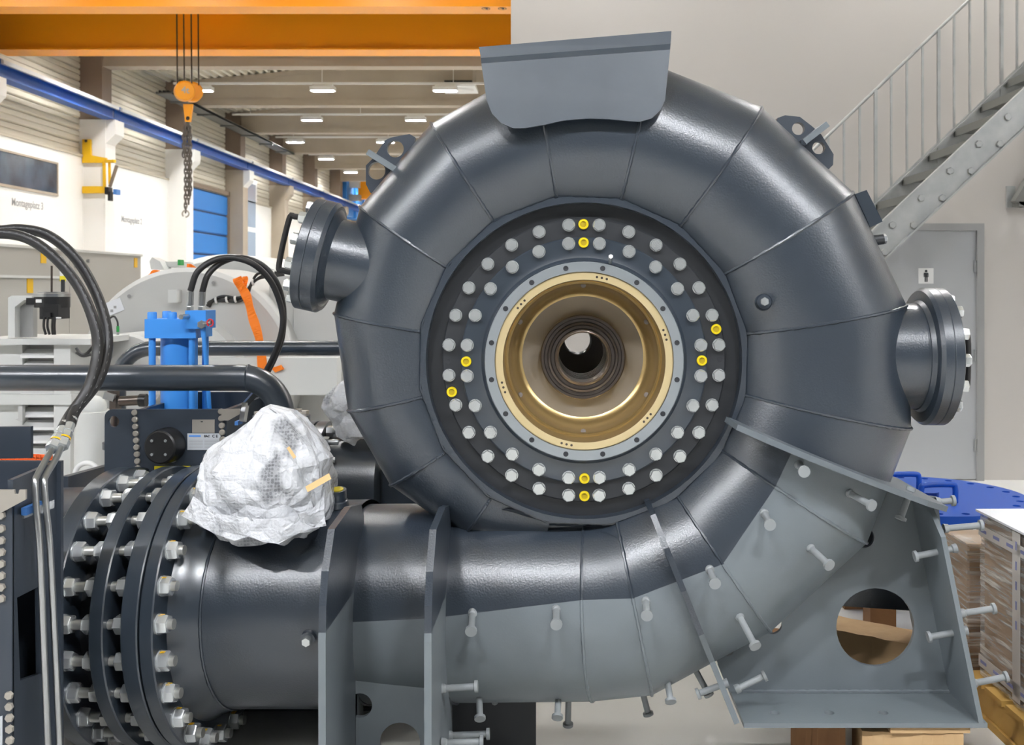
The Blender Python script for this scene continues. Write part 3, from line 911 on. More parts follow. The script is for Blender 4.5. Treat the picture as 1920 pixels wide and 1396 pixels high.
for k in range(6):
    t = math.radians(90+60*k)
    link('liner_screw', scr, case, aim(V((AX+.247*math.cos(t), YC-.085, AZ+.247*math.sin(t))), (-.5*math.cos(t), -.85, -.5*math.sin(t))))
    link('seal_screw', pin_m, case, aim(face_pt(.1265, 90+60*k, .0245), axd))
# grease nipple above the ring
p = W(1144, 492, 3.47)
MB().cyl(p, p+V((0,-.03,.012)), .006, 10).hexa(p+V((0,-.03,.012)), (0,-1,.35), .014, .02).build('grease_nipple', 'stainless', case)

# ---- top guard plate with a folded upper edge, on brackets
top = [(898,88),(1259,58),(1258,92),(1247,188),(1238,207),(1222,222),(1200,228),(1180,227),(1140,223),(1100,222),(1055,226),(1020,234),(985,240),(962,240),(940,231),(922,212),(912,186),(902,118)]
def gp(px, py):
    """point on the guard plate: nearly upright, bent back along a narrow band, upright again above it"""
    t = (px-900)/360
    fold = 120 - 28*t; band = fold - 11
    y = 3.355 + (235-max(py, fold))/140*.045
    if py < fold: y += (fold-max(py, band))/11*.035
    if py < band: y += (band-py)/20*.012
    return W(px, py, y)
ga, gb = (901.5, 108.5), (1257.5, 82)
fa, fb = (902.5, 119), (1256.5, 93)
low = [fb]+[q for q in top[3:17]]+[fa]
def sheet(poly, t):
    pts = [gp(*q) for q in poly]
    c2 = [(p.x, p.z) for p in pts]
    tri = tessellate_polygon([[V((a,b,0)) for a,b in c2]])
    n = len(pts)
    back = [p + V((0,t,0)) for p in pts]
    fs = []
    for a,b,c in tri:
        ar = (c2[b][0]-c2[a][0])*(c2[c][1]-c2[a][1])-(c2[b][1]-c2[a][1])*(c2[c][0]-c2[a][0])
        if ar < 0: a, c = c, a
        fs += [(a,b,c), (c+n,b+n,a+n)]
    for i in range(n):
        j = (i+1) % n
        fs.append((i, j, j+n, i+n))
    return pts+back, fs
gpl = thing('x', None, None) if False else None
m = MB(); m.add(*sheet(low, .012)); m.add(*sheet([ga,gb,fb,fa], .012)); m.add(*sheet([(898,88),(1259,58),gb,ga], .012))
guard = m.build('guard_plate', 'paint_guard', case, smooth=False)
m = MB()
for px in (985, 1170):
    a = W(px, 200, 3.40); m.box((a.x-.01, 3.47, a.z-.05), (a.x+.01, 3.66, a.z+.10))
m.build('guard_bracket', 'paint_dark', guard, smooth=False)

# ---- lifting lugs: plate with two holes and a cross gusset
def lug(outline, holes, g0, g1):
    y = YC - .015
    ps = [W(a, b, y) for a, b in outline]
    loops = [[(p.x, p.z) for p in ps]]
    for hx, hy, hr in holes:
        c = W(hx, hy, y); loops.append(circ(c.x, c.z, hr*y/FPX, 24))
    o = MB().plate(loops, (0, y+.03, 0), (1,0,0), (0,0,1), .03).build('lifting_lug', 'paint_lug', case, smooth=True, angle=30)
    a, b = W(*g0, y), W(*g1, y)
    n = (b-a).normalized()
    MB().bar(a, b, .17, .020, up=n.cross(V((0,1,0)))).build('lug_gusset', 'paint_light', o, smooth=False)
    bead('weld_seam', [b+V((0,-.08,0)), b+V((0,.02,0))], .012, o, 'paint_dark')
lug([(715,372),(694,361),(686,345),(686,310),(700,296),(722,263),(732,258),(768,251),(778,257),(777,268),(790,300),(740,350)], [(741,279,16),(706,320,16.5)], (697,290), (748,322))
lug([(1553,318),(1562,309),(1563,289),(1540,252),(1522,236),(1500,219),(1472,216),(1458,221),(1455,230),(1440,250),(1520,320)], [(1497,241,12),(1535,277,12)], (1541,239), (1498,272))

# ---- hand holes: neck, flange, blind cover with bolts and a handle
def nozzle(c, axis, rn, L, R, t1, t2, nb, hroll, dark_hub=.03):
    c = V(c); w = V(axis).normalized()
    MB().lathe([(rn, -.16), (rn, L*.72), (rn+.004, L*.74), (rn+dark_hub, L)], c, w, 56).build('nozzle_neck', 'paint_dark', case)
    f = MB().lathe([(0,L),(rn+.012,L),(rn+.012,L-.001),(R-.010,L),(R,L+.012),(R,L+t1-.0015),(R-.003,L+t1),(0,L+t1)], c, w, 64).build('nozzle_flange', 'paint_dark', case)
    cv = MB().lathe([(0,L+t1),(R-.002,L+t1),(R,L+t1+.0025),(R,L+t1+t2-.004),(R-.006,L+t1+t2),(0,L+t1+t2)], c, w, 64).build('blind_cover', 'paint_dark', case)
    u = (V((0,0,1)) - w*w.z).normalized(); v = w.cross(u)
    for k in range(nb):
        a = 2*PI*(k+.5)/nb
        p = c + w*(L+t1+t2) + (u*math.cos(a)+v*math.sin(a))*(R*.84)
        link('cover_bolt', cbolt, cv, aim(p, w, a))
    h0 = c + w*(L+t1+t2)
    hh = u
    path = [h0 + hh*.092 + v*.0, h0 + hh*.092 + w*.050, h0 + hh*.078 + w*.068, h0 - hh*.078 + w*.068, h0 - hh*.092 + w*.050, h0 - hh*.092]
    off_ = hroll
    MB().tube(spline([p + off_ for p in path], 5), .010, 10).build('cover_handle', 'rubber', cv)
    return f
cb = MB().lathe([(0,0),(.021,0),(.021,.003),(0,.003)], (0,0,0), (0,0,1), 20)
cb.hexa((0,0,.003), (0,0,1), .036, .022)
cbolt = cb.mesh('cover_bolt', 'bolt_white')
al = math.radians(12.5)
nozzle(W(655, 492, 3.62), (-math.cos(al), 0, math.sin(al)), .138, .062, .190, .050, .034, 12, V((0,-.05,.02)))
nozzle(W(1690, 667, 3.62), (1, 0, -.01), .178, .058, .232, .042, .034, 14, V((0,-.06,-.01)), .012)

# ---- small fittings on the shell
def plug(p, axis, r=.020, L=.03, cap=True):
    p = V(p); w = V(axis).normalized()
    o = MB().lathe([(r*1.25,-.015),(r*1.15,.004),(r,.008),(r,L),(0,L)], p, w, 24).build('threaded_boss', 'paint_dark', case)
    if cap: MB().hexa(p + w*L, w, r*1.15, .022).build('plug', 'bolt_white', o)
    return o
plug(W(1432, 566, 3.405), (-.12, -1, .05), .022, .028)
plug(W(581, 1192, 3.44), (-.05, -1, -.12), .024, .026)
o = plug(W(634, 940, 3.72), (0, -.2, 1), .030, .045, False)
c = W(634, 940, 3.72); w = V((0,-.2,1)).normalized()
MB().cyl(c+w*.044, c+w*.048, .020, 20).build('plug', 'yellow_cap', o)
# stub and pad on the right shoulder
px_plate(MB(), [(1603,364),(1625,356),(1655,415),(1632,426)], YC-.06, .12).build('name_pad', 'paint_smooth', case, smooth=False)
MB().cyl(W(1628, 452, 3.62), W(1656, 448, 3.62), .018, 16).build('stub_pipe', 'paint_black', case)
MB().hexa(W(1655, 448, 3.62), (1, 0, .1), .030, .012).build('stub_plug', 'zinc', case)

# ---- saddle ribs under the inlet pipe
def rib(X, prof, zsplit, t=.021):
    lo, hi = [], []
    def cut(poly, keep):
        out = []
        for i in range(len(poly)):
            a, b = poly[i], poly[(i+1) % len(poly)]
            ina, inb = keep(a[1]), keep(b[1])
            if ina: out.append(a)
            if ina != inb:
                tt = (zsplit-a[1])/(b[1]-a[1]); out.append((a[0]+(b[0]-a[0])*tt, zsplit))
        return out
    m = MB()
    m.plate([cut(prof, lambda z: z >= zsplit)], (X, 0, 0), (0,1,0), (0,0,1), t, 0)
    m.plate([cut(prof, lambda z: z < zsplit)], (X, 0, 0), (0,1,0), (0,0,1), t, 1)
    return m.build('saddle_rib', ['paint_dark', 'paint_light'], case, smooth=False)
r1 = [(3.04,0),(3.035,.62),(3.045,.72),(3.075,.81),(3.16,.912),(3.40,.928),(3.58,.900),(3.63,.85),(3.63,.72),(3.50,.5),(3.50,.40),(3.62,.2),(3.62,0)]
rib(-.688, r1, .645)
rib(-.386, [(y-.005, z) for y, z in r1], .645)
# web between the ribs with its round openings
c = W(750, 1392, 3.48); c2 = W(672, 1322, 3.48)
MB().plate([[(-.667,.0),(-.386,.0),(-.386,.36),(-.667,.36)], circ(c.x, c.z, .066, 32), circ(c2.x+.005, c2.z, .04, 20)], (0, 3.50, 0), (1,0,0), (0,0,1), .02).build('saddle_web', 'paint_light', case, smooth=False)
MB().box((-.667, 3.30, .0), (-.386, 3.48, .012)).build('saddle_foot', 'paint_light', case, smooth=False)
MB().box((-1.35, 4.10, 0), (-.386, 4.12, .36)).build('shade_plate', 'paint_black', case, smooth=False)  # plate added to block rear light from the floor and darken the openings
MB().plate([[(-.384,0),(-.085,0),(-.085,.26),(-.384,.26)]], (0, 3.80, 0), (1,0,0), (0,0,1), .05).build('rear_leg', 'paint_black', case, smooth=False)
MB().box((-.34,3.85,0),(-.10,4.2,.02)).build('leg_foot', 'paint_black', case, smooth=False)

# ---- cast-in support box at the right
def P2(px, py, y): p = W(px, py, y); return (p.x, p.z)
YB0, YB1 = 3.41, 3.98
zb = 0.235
X_l, X_r = .588, 1.355
# web in the middle plane, with openings
T1 = cyl_pt(.56, mid_plate, 0); T2 = W(1752, 936, YC)
web = [(.452,.56),(.583,zb),(1.372,zb),(1.30,.905),(T2.x-.08,T2.z+.02),(T1.x,T1.z),(.5,.9)]
hl = []
for hx, hy, hr in ((1640,1174,73),(1618,1006,20),(1447,1168,19),(1362,1212,16),(1784,1278,11)):
    q = P2(hx, hy, YC); hl.append(circ(q[0], q[1], hr*MPP, 36 if hr > 30 else 18))
sup_web = MB().plate([web]+hl, (0, YC+.008, 0), (1,0,0), (0,0,1), .016).build('support_web', 'paint_light', case, smooth=True, angle=25)
# bottom plate with drilled holes
hb2 = [circ(W(a, b, 3.50).x, 3.495, .017, 16) for a, b in ((1452,1346),(1554,1340),(1655,1338))]
MB().plate([[(X_l,YB0),(X_r+.012,YB0),(X_r+.012,YB1),(X_l,YB1)]]+hb2, (0,0,zb-.015), (1,0,0), (0,1,0), .015).build('support_base', 'paint_light', case, smooth=True, angle=25)
# right plate: sloping, upper front corner cut back
rp0, rp1 = V((X_r, 0, zb)), V((1.222, 0, .925))
du = (rp1-rp0).normalized(); Lr = (rp1-rp0).length
MB().plate([[(YB0,0),(YB1,0),(YB1,Lr),(3.52,Lr),(3.43,Lr-.10)]], rp0, (0,1,0), du, -.016).build('support_side', 'paint_light', case, smooth=False)
bead('weld_seam', [rp0+V((-.004,YC-.012,.01)), rp0+du*Lr*.97+V((-.004,YC-.012,0))], .006, case, 'paint_light')
bead('weld_seam', [V((X_l+.02, YC-.012, zb+.004)), V((X_r-.01, YC-.012, zb+.004))], .006, case, 'paint_light')
# top plate, radial
tp0 = cyl_pt(.495, mid_plate, 0); tp1 = V((1.236, YC, .925)); tp0.y = tp1.y = 0
dt = (tp1-tp0).normalized(); Lt = (tp1-tp0).length
tpl = MB()
tpl.plate([[(3.46,0),(3.30,.012),(3.245,.10),(3.235,.24),(3.26,.42),(3.36,Lt-.08),(3.47,Lt+.03),(YB1,Lt+.03),(YB1,.06),(3.52,.06)]], tp0, (0,1,0), dt, .018)
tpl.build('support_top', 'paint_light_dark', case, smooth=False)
# left plate, from the pipe down to the base
lp0, lp1 = W(1218, 936, 3.50), W(1386, 1352, 3.41)
lp0.y = lp1.y = 0
dl = (lp1-lp0).normalized(); Ll = (lp1-lp0).length
kL = Ll*.56
m = MB()
m.plate([[(3.50,0),(3.37,.02),(3.318,.12),(3.30,.26),(3.335,kL),(YC,kL),(YC,0)]], lp0, (0,1,0), dl, .018, 0)
m.plate([[(3.335,kL),(3.41,kL+.12),(3.41,Ll+.004),(YB1,Ll+.004),(YB1,kL)]], lp0, (0,1,0), dl, .018, 1)
m.build('support_side', ['paint_dark', 'paint_light'], case, smooth=False)

# rear cover of the support, seen through the round opening
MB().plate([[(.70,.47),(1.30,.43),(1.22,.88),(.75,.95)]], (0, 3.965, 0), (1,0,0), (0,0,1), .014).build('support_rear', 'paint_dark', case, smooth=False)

# ---- welded shear studs: each base sits on the surface the photo shows it on
from mathutils.bvhtree import BVHTree
vv, ff = [], []
for o in case.children:
    if o.type == 'MESH' and o.name.split('.')[0] in ('casing_segment', 'inlet_pipe', 'support_web', 'support_side', 'support_top', 'support_base', 'saddle_rib'):
        b0 = len(vv)
        vv += [v.co.copy() for v in o.data.vertices]
        ff += [tuple(i+b0 for i in p.vertices) for p in o.data.polygons]
bvh = BVHTree.FromPolygons(vv, ff)
def stud(b, h, dy=None, r=.0105, mt='paint_stud'):
    if len(b) == 2:
        d = (W(b[0], b[1], 1) - V((0,0,CAMZ))).normalized()
        hit = bvh.ray_cast(V((0,0,CAMZ)), d)
        b = hit[0]; h = W(h[0], h[1], b.y + dy)
    else: b, h = W(*b), W(*h)
    d = (h-b).normalized(); L = (h-b).length
    MB().lathe([(r*1.5,-.01),(r*1.35,.004),(r,.008),(r,L-.012),(r*1.75,L-.010),(r*1.75,L),(0,L)], b, d, 16).build('shear_stud', mt, case)
for b, h, dy in (((886,1150),(883,1184),-.095), ((1043,1143),(1043,1171),-.10), ((1211,1127),(1213,1154),-.10), ((1331,1068),(1341,1094),-.10),
                 ((1433,962),(1444,984),-.10), ((1520,1027),(1556,1060),-.09), ((1593,924),(1636,948),-.09), ((1498,871),(1508,884),-.11),
                 ((1387,1156),(1417,1212),-.10)):
    stud(b, h, dy)
for b, h in (((1579,872,3.42),(1561,928,3.41)), ((1707,919,3.47),(1688,974,3.45)),
             ((1334,1186,3.50),(1390,1158,3.50)),
             ((1330,1199,3.50),(1266,1220,3.50)), ((1360,1281,3.48),(1306,1301,3.48)), ((1384,1290,3.48),(1436,1265,3.48)),
             ((898,1290,3.55),(900,1348,3.46)), ((1048,1288,3.55),(1045,1346,3.46)), ((1066,1305,3.72),(1065,1360,3.74)),
             ((1203,1290,3.70),(1216,1340,3.70)), ((1248,1258,3.52),(1258,1316,3.44)), ((1302,1252,3.72),(1330,1303,3.72)),
             ((832,1290,3.30),(896,1286,3.30)), ((928,1315,3.76),(936,1368,3.77)), ((845,1378,3.52),(918,1375,3.52)), ((834,1392,3.25),(906,1390,3.25)),
             ((1788,1028,3.50),(1714,1043,3.50)), ((1808,1182,3.50),(1739,1194,3.50)),
             ((1775,990,3.52),(1842,984,3.52)), ((1806,1149,3.50),(1866,1140,3.50)), ((1828,1280,3.50),(1889,1268,3.50)), ((1760,940,3.62),(1790,938,3.62))):
    stud(b, h)

# ================================================================== STAIRS
st = thing('steel_staircase', 'galvanised steel staircase rising to the right in front of the office wall', 'staircase', (.1, 8, 0))
YN, YFAR = 7.60, 8.45
SL = .936
p1 = W(1657, 411, YN)
def sz(x): return p1.z + (x - p1.x)*SL          # upper edge of the stringer
hgt = W(1657, 411, YN).z - W(1657, 484, YN).z
x0, x1 = p1.x - (p1.z-.30)/SL, 4.9
def stringer(y):
    m = MB()
    m.plate([[(x0, max(0, sz(x0)-hgt)), (x1, sz(x1)-hgt), (x1, sz(x1)), (x0, sz(x0))]], (0, y+.006, 0), (1,0,0), (0,0,1), .012)
    for dz in (0, -hgt):
        a, b = V((x0+ (.25 if dz else 0), y-.025, sz(x0+ (.25 if dz else 0))+dz)), V((x1, y-.025, sz(x1)+dz))
        m.bar(a, b, .055, .012)
    return m.build('stringer', 'galv', st, smooth=False)
sn = stringer(YN); sf = stringer(YFAR)
bm2 = MB().hexa((0,0,0), (0,0,1), .045, .018).mesh('stringer_bolt', 'galv')
tread = MB().box((-.12, YN+.01, -.03), (.12, YFAR-.02, .0))
tread.box((-.125, YN+.01, -.055), (-.115, YFAR-.02, .004))
tr_m = tread.mesh('tread', 'galv_dark', smooth=False)
x = x0 + .2
while x < x1 - .05:
    z = sz(x) - hgt*.42
    link('tread', tr_m, st, Matrix.Translation((x, 0, z)))
    for dx in (-.075, .075):
        link('stringer_bolt', bm2, sn, aim((x+dx+.02, YN-.008, z-.03+dx*.0), (0,-1,0), random.random()))
    x += .205
# railing on the far side
rl = thing('stair_railing', 'thin galvanised stair railing with vertical bars on the wall side of the stairs', 'railing', (1.5, YFAR, 1))
h0, h1 = W(1549, 257, YFAR), W(1817, 0, YFAR)
def hz(x): return h0.z + (x-h0.x)*(h1.z-h0.z)/(h1.x-h0.x)
def fz(x): return W(1638, 387, YFAR).z + (x - W(1638, 387, YFAR).x)*SL
MB().cyl((.6, YFAR, hz(.6)), (4.9, YFAR, hz(4.9)), .013, 10).build('handrail', 'galv', rl)
xs = W(1582.5, 0, YFAR).x - 9*.1245
k = 0
while xs < 4.8:
    if xs > .65:
        post = (k % 4 == 3)
        MB().box((xs-(.012 if post else .008), YFAR-.008-.01*post, fz(xs)-.02-(.12 if post else 0)), (xs+(.012 if post else .008), YFAR+.008, hz(xs))).build('baluster', 'galv', rl, smooth=False)
    xs += .1245; k += 1
MB().bar((.6, YFAR, fz(.6)+.01), (4.9, YFAR, fz(4.9)+.01), .02, .035).build('bottom_rail', 'galv', rl, smooth=False)

# ================================================================== LEFT FOREGROUND: frame, steel tubes and hoses
fr = thing('actuator_stand', 'dark grey bolted steel frame box at the left edge carrying two steel tubes', 'steel frame', (-1.65, 3.0, 0))
XF = -1.487
zt = 1.115
# right-hand side plate with a rectangular opening
o1, o2 = .60, .77
def yz(px, py):
    Y = XF*FPX/(px-CX); return (Y, CAMZ-(py-CY)*Y/FPX)
op = [yz(32,1120), yz(75,1098), yz(77,1262), yz(38,1275)]
MB().plate([[(2.90,0),(3.165,0),(3.165,zt),(2.90,zt-.01)], op], (XF,0,0), (0,1,0), (0,0,1), -.015).build('side_plate', 'frame_dark', fr, smooth=False)
MB().box((XF-.001, 3.148, .0), (XF+.014, 3.165, zt)).build('edge_flange', 'frame_dark', fr, smooth=False)
MB().box((-2.15, 2.893, 0), (XF, 2.905, zt-.06)).build('front_plate', 'frame_dark', fr, smooth=False)
MB().box((-2.15, 3.150, 0), (XF-.015, 3.165, zt)).build('back_plate', 'frame_dark', fr, smooth=False)
MB().box((-2.15, 2.91, zt-.12), (XF-.02, 3.145, zt-.10)).build('inner_deck', 'frame_blue', fr, smooth=False)
MB().bar((-2.15, 3.35, zt+.02), (W(60,855,3.4).x, 3.40, zt+.02), .02, .10).build('rear_bar', 'frame_dark', fr, smooth=False)
MB().box((-2.165, 2.893, 0), (-2.15, 3.165, zt)).build('side_plate', 'frame_dark', fr, smooth=False)
MB().box((-2.15, 3.166, zt-.10), (-1.95, 3.40, zt-.06)).build('hose_bracket', 'frame_dark', fr, smooth=False)
sb = MB().hexa((0,0,0), (0,0,1), .020, .010).mesh('frame_bolt', 'plate_alu')
for py in (965, 990, 1012, 1034, 1056, 1078, 1100, 1121): link('frame_bolt', sb, fr, aim(W(4, py, 2.893), (0,-1,0), random.random()))
for py in (1302, 1323, 1344, 1365, 1386): link('frame_bolt', sb, fr, aim(W(20-(1386-py)*.02, py, 2.893), (0,-1,0), random.random()))
px_plate(MB(), [(-40,918),(26,918),(28,926),(34,927),(36,918),(48,918),(48,936),(0,962),(-40,962)], 2.882, .008).build('stainless_tab', 'plate_alu', fr, smooth=False)
px_plate(MB(), [(-3,1344),(4,1342),(4,1396),(-3,1396)], 2.886, .005).build('edge_label', 'label_grey', fr, smooth=False)
MB().box(W(30, 972, 2.95), tuple(W(62, 945, 3.0))).build('clamp_rail', 'stainless', fr, smooth=False)

# blue tube clamp
tc_ = thing('tube_clamp', 'blue plastic pipe clamp holding two steel tubes on the frame', 'pipe clamp', W(74, 965, 2.95))
MB().box(W(50, 966, 2.93), tuple(W(73, 938, 3.03))).build('clamp_block', 'clamp_blue', tc_, smooth=False)
MB().box(W(73, 964, 2.94), tuple(W(102, 936, 3.03))).build('clamp_plate', 'zinc', tc_, smooth=False)

tubes = []
for i, (pts, lab) in enumerate((
    ([(90,1400,2.93),(82,1200,2.93),(75,1030,2.93),(68,950,2.94),(66,905,2.95),(70,890,2.97),(88,858,3.02),(100,836,3.06)], 'left one of two thin steel tubes clamped to the dark frame'),
    ([(112,1400,2.95),(103,1200,2.95),(94,1030,2.95),(86,950,2.96),(83,905,2.97),(87,890,2.99),(106,858,3.04),(117,832,3.08)], 'right one of two thin steel tubes clamped to the dark frame'))):
    t = thing('steel_tube', lab, 'tube', W(*pts[0]), group='steel tubes at the left frame')
    path = spline([W(*p) for p in pts], 6)
    MB().tube(path, .0088, 14).build('tube', 'stainless', t)
    e = path[-1]; d_ = (path[-1]-path[-4]).normalized()
    MB().hexa(e-d_*.012, d_, .034, .028).build('union_nut', 'zinc', t)
    MB().lathe([(.0172,0),(.0172,.006)], e+d_*.017, d_, 16).build('mark_ring', 'sticker_yellow', t)
    MB().hexa(e+d_*.024, d_, .030, .022).build('union_nut', 'bolt_white', t)
    MB().lathe([(.012,.0),(.0155,.002),(.0155,.052),(.012,.054)], e+d_*.046, d_, 18).build('ferrule', 'bolt_white', t)
    tubes.append((e+d_*.095, d_))
for i, (pts, lab) in enumerate((
    ([(165,728,3.22),(182,665,3.28),(178,610,3.3),(152,545,3.32),(112,492,3.32),(62,452,3.32),(10,438,3.32),(-60,446,3.32),(-150,500,3.30),(-200,620,3.28),(-205,760,3.26),(-205,890,3.25)], 'thick black hydraulic hose, lower one of the two arcs at the left'),
    ([(183,715,3.26),(201,655,3.33),(197,600,3.36),(176,540,3.38),(140,482,3.38),(92,442,3.38),(45,430,3.38),(0,432,3.38),(-60,440,3.38),(-160,490,3.36),(-225,610,3.34),(-232,760,3.30),(-232,890,3.28)], 'thick black hydraulic hose, upper one of the two arcs at the left'))):
    e, d_ = tubes[i]
    P = [e-d_*.02, e+d_*.04] + [W(*p) for p in pts]
    h = thing('hydraulic_hose', lab, 'hose', e, group='black hoses at the left')
    path = spline(P, 8)
    MB().tube(path, .0165, 16).build('hose', 'rubber', h)
    m = MB()      # printed dashes along the hose
    for j in range(6, len(path)-6, 1):
        if j % 2: continue
        p, q = path[j], path[j].lerp(path[j+1], .55)
        fwd = (V((0,0,CAMZ)) - p).normalized()
        T = (q-p).normalized(); side = T.cross(fwd).normalized()
        nn = (fwd - T*fwd.dot(T)).normalized()
        a = p + nn*.0155 + side*.006; b = q + nn*.0155 + side*.006
        m.bar(a, b, .0014, .0025, up=nn)
    m.build('hose_print', 'rubber_print', h, smooth=False)

# ---- valve bracket (plate standing beside the joint)
vb2 = thing('butterfly_valve', 'dark grey valve body with a sloping rib behind the dismantling joint', 'valve', (PA.x-.5, PA.y, 0))
q0, q1 = W(120, 912, 3.98), W(262, 870, 4.75)
MB().bar(q0, q1, .03, .075).build('sloping_rib', 'frame_dark', vb2, smooth=False)
MB().lathe([(.33,-.40),(.40,-.42),(.42,-.56),(.42,-.60),(.42,-.66),(.36,-.66)], pipe_pt(0), ud, 56).build('valve_barrel', 'frame_dark', vb2)

# ================================================================== ACTUATOR BOX, BLUE CYLINDER, PIPES
YP = 4.02
ab = thing('actuator_box', 'dark grey steel actuator box with a black round cap and rating plates', 'actuator', W(320, 900, YP))
pa, pb = W(196, 900, YP), W(425, 767, YP)
hh = W(213, 790, YP)
MB().plate([rrect(pa.x, pa.z-.3, pb.x, pb.z, .03, 5, (0,0,0,1)), circ(hh.x, hh.z, .021, 20)], (0, YP+.015, 0), (1,0,0), (0,0,1), .015).build('front_plate', 'frame_dark', ab, smooth=False)
MB().plate([rrect(pa.x+.05, pa.z-.3, pb.x+.10, pb.z+.015, .03, 5, (0,0,0,1))], (0, YP+.52, 0), (1,0,0), (0,0,1), .015).build('rear_plate', 'frame_dark', ab, smooth=False)
XL2 = W(255, 0, YP).x; XR2 = W(418, 0, YP).x
MB().box((XL2-.01, YP+.015, pa.z-.3), (XL2+.01, YP+.505, pb.z-.005)).build('side_plate', 'frame_dark', ab, smooth=False)
MB().box((XR2-.01, YP+.015, pa.z-.3), (XR2+.01, YP+.505, pb.z-.005)).build('side_plate', 'frame_dark', ab, smooth=False)
bb = MB().lathe([(0,.010),(.0085,.010),(.0115,.007),(.0115,0)], (0,0,0), (0,0,1), 16).mesh('frame_bolt', 'plate_alu')
for k in range(9): link('frame_bolt', bb, ab, aim(W(253+k*.75, 773+13*k, YP), (0,-1,0)))
for k in range(5): link('frame_bolt', bb, ab, aim(W(415+k*.7, 771+13*k, YP), (0,-1,0)))
cc = W(312, 833, YP)
cp = MB().lathe([(0,.075),(.056,.075),(.062,.070),(.066,.05),(.066,0)], cc+V((.01,0,0)), (-.12,-1,.0), 40).build('round_cap', 'black_plastic', ab)
for a in (45, 135, 225, 315):
    t = math.radians(a)
    q = cc + V((.0, -.0755, 0)) + V((.036*math.cos(t), 0, .036*math.sin(t)))
    MB().cyl(q+V((0,.003,0)), q+V((0,-.005,0)), .0055, 12).build('cap_screw', 'bolt_white', cp)
MB().lathe([(0,.003),(.5,.003),(.5,0)], (0,0,0), (0,0,1), 8)
q = W(322, 861, YP)
MB().plate([[(.019*math.cos(2*PI*i/24), .0115*math.sin(2*PI*i/24)) for i in range(24)]], q+V((0,.0,0)), (1,0,0), (0,0,1), .002).build('oval_label', 'white_plastic', ab, smooth=False)
MB().box((q.x-.007, q.y-.003, q.z-.004), (q.x+.007, q.y-.002, q.z+.005)).build('oval_print', 'ink', ab, smooth=False)
q, q2 = W(290, 881, YP), W(357, 873, YP)
MB().box((q.x, YP-.004, q.z), (q2.x, YP, q2.z)).build('yellow_sticker', 'sticker_yellow2', ab, smooth=False)
def pl(x0, y0, x1, y1, mt, name, par, d=.004, Y=YP):
    a, b = W(x0, y1, Y), W(x1, y0, Y)
    return MB().box((a.x, Y-d, a.z), (b.x, Y-d+.003, b.z)).build(name, mt, par, smooth=False)
pl(361, 786, 403, 811, 'plate_alu', 'rating_plate', ab)
n2 = pl(352, 812, 414, 843, 'label_grey', 'rating_plate', ab)
pl(355, 815, 377, 818.5, 'label_blue', 'plate_print', n2, .0045)
pl(377, 789, 381, 791, 'ink', 'plate_print', n2, .0045)
for i in range(6): pl(355, 824+2.8*i, 381, 824.7+2.8*i, 'machine_dark', 'plate_print', n2, .0045)
for i in range(6): pl(384, 824+2.8*i, 411, 824.7+2.8*i, 'machine_dark', 'plate_print', n2, .0045)
me = text_mesh('EAC', .011, 'ink', .0003); c = W(388, 817.5, YP-.0052)
RX = Matrix.Rotation(PI/2, 4, 'X')
link('plate_print', me, n2, Matrix.Translation(c) @ RX)
me = text_mesh('C E', .014, 'ink', .0002); c = W(403, 817.5, YP-.0052)
link('plate_print', me, n2, Matrix.Translation(c) @ RX)
px_plate(MB(), [(415,767),(449,766),(449,776),(428,788),(415,788)], YP-.02, .008).build('stainless_tab', 'plate_alu', ab, smooth=False)
MB().box(W(440, 797, YP-.03), tuple(W(455, 786, YP+.03))).build('blue_clamp', 'clamp_blue', ab, smooth=False)
MB().bar(W(455, 790, YP), W(461, 755, YP+.02), .02, .02).bar(W(461, 757, YP+.02), W(485, 730, YP+.05), .02, .02).build('tube', 'stainless', ab, smooth=False)

# blue hydraulic cylinder
bc = thing('hydraulic_cylinder', 'bright blue upright hydraulic cylinder with tie rods standing in the actuator box', 'hydraulic cylinder', W(325, 780, 4.30))
Y0 = 4.24
a, b = W(271, 634, Y0), W(367, 598, Y0)
yc_ = Y0 + (b.x-a.x)/2
MB().box((a.x, Y0, a.z), (b.x, Y0+(b.x-a.x), b.z)).build('head_block', 'cyl_blue', bc, smooth=False)
xm = (a.x+b.x)/2; zlo = pb.z - .3
MB().cyl((xm, yc_, zlo), (xm, yc_, a.z), .072, 32).build('barrel', 'cyl_blue', bc)
hw = (b.x-a.x)/2 - .022
for sx in (-1, 1):
    for sy in (-1, 1):
        r_ = MB().cyl((xm+sx*hw, yc_+sy*hw, zlo), (xm+sx*hw, yc_+sy*hw, a.z), .0135, 14).build('tie_rod', 'cyl_blue', bc)
        MB().lathe([(0,.028),(.016,.028),(.0185,.024),(.0185,0)], (xm+sx*hw, yc_+sy*hw, b.z), (0,0,1), 16).build('cap_nut', 'cyl_blue', r_)
MB().lathe([(0,.028),(.016,.028),(.0185,.024),(.0185,0)], (xm, yc_-hw, b.z), (0,0,1), 16).build('cap_nut', 'cyl_blue', bc)
a2, b2 = W(347, 616, Y0-.02), W(386, 582, Y0-.02)
MB().box((a2.x, Y0-.02, a2.z), (b2.x, Y0+.10, b2.z)).build('port_block', 'cyl_blue', bc, smooth=False)
MB().cyl(W(352, 593, Y0-.02), W(339, 594, Y0-.075), .010, 14).build('plug', 'stainless', bc)
MB().cyl(W(380, 606, Y0-.02), W(397, 604, Y0-.04), .008, 12).hexa(W(378, 608, Y0-.02), (.3,-1,0), .03, .012).build('test_point', 'stainless', bc)
MB().tube([W(394,604,Y0-.04)+V((.012*math.sin(t), 0, -.008-.014*math.cos(t)+.006)) for t in [2*PI*i/14 for i in range(14)]], .003, 6).build('lanyard', 'sticker_red', bc)
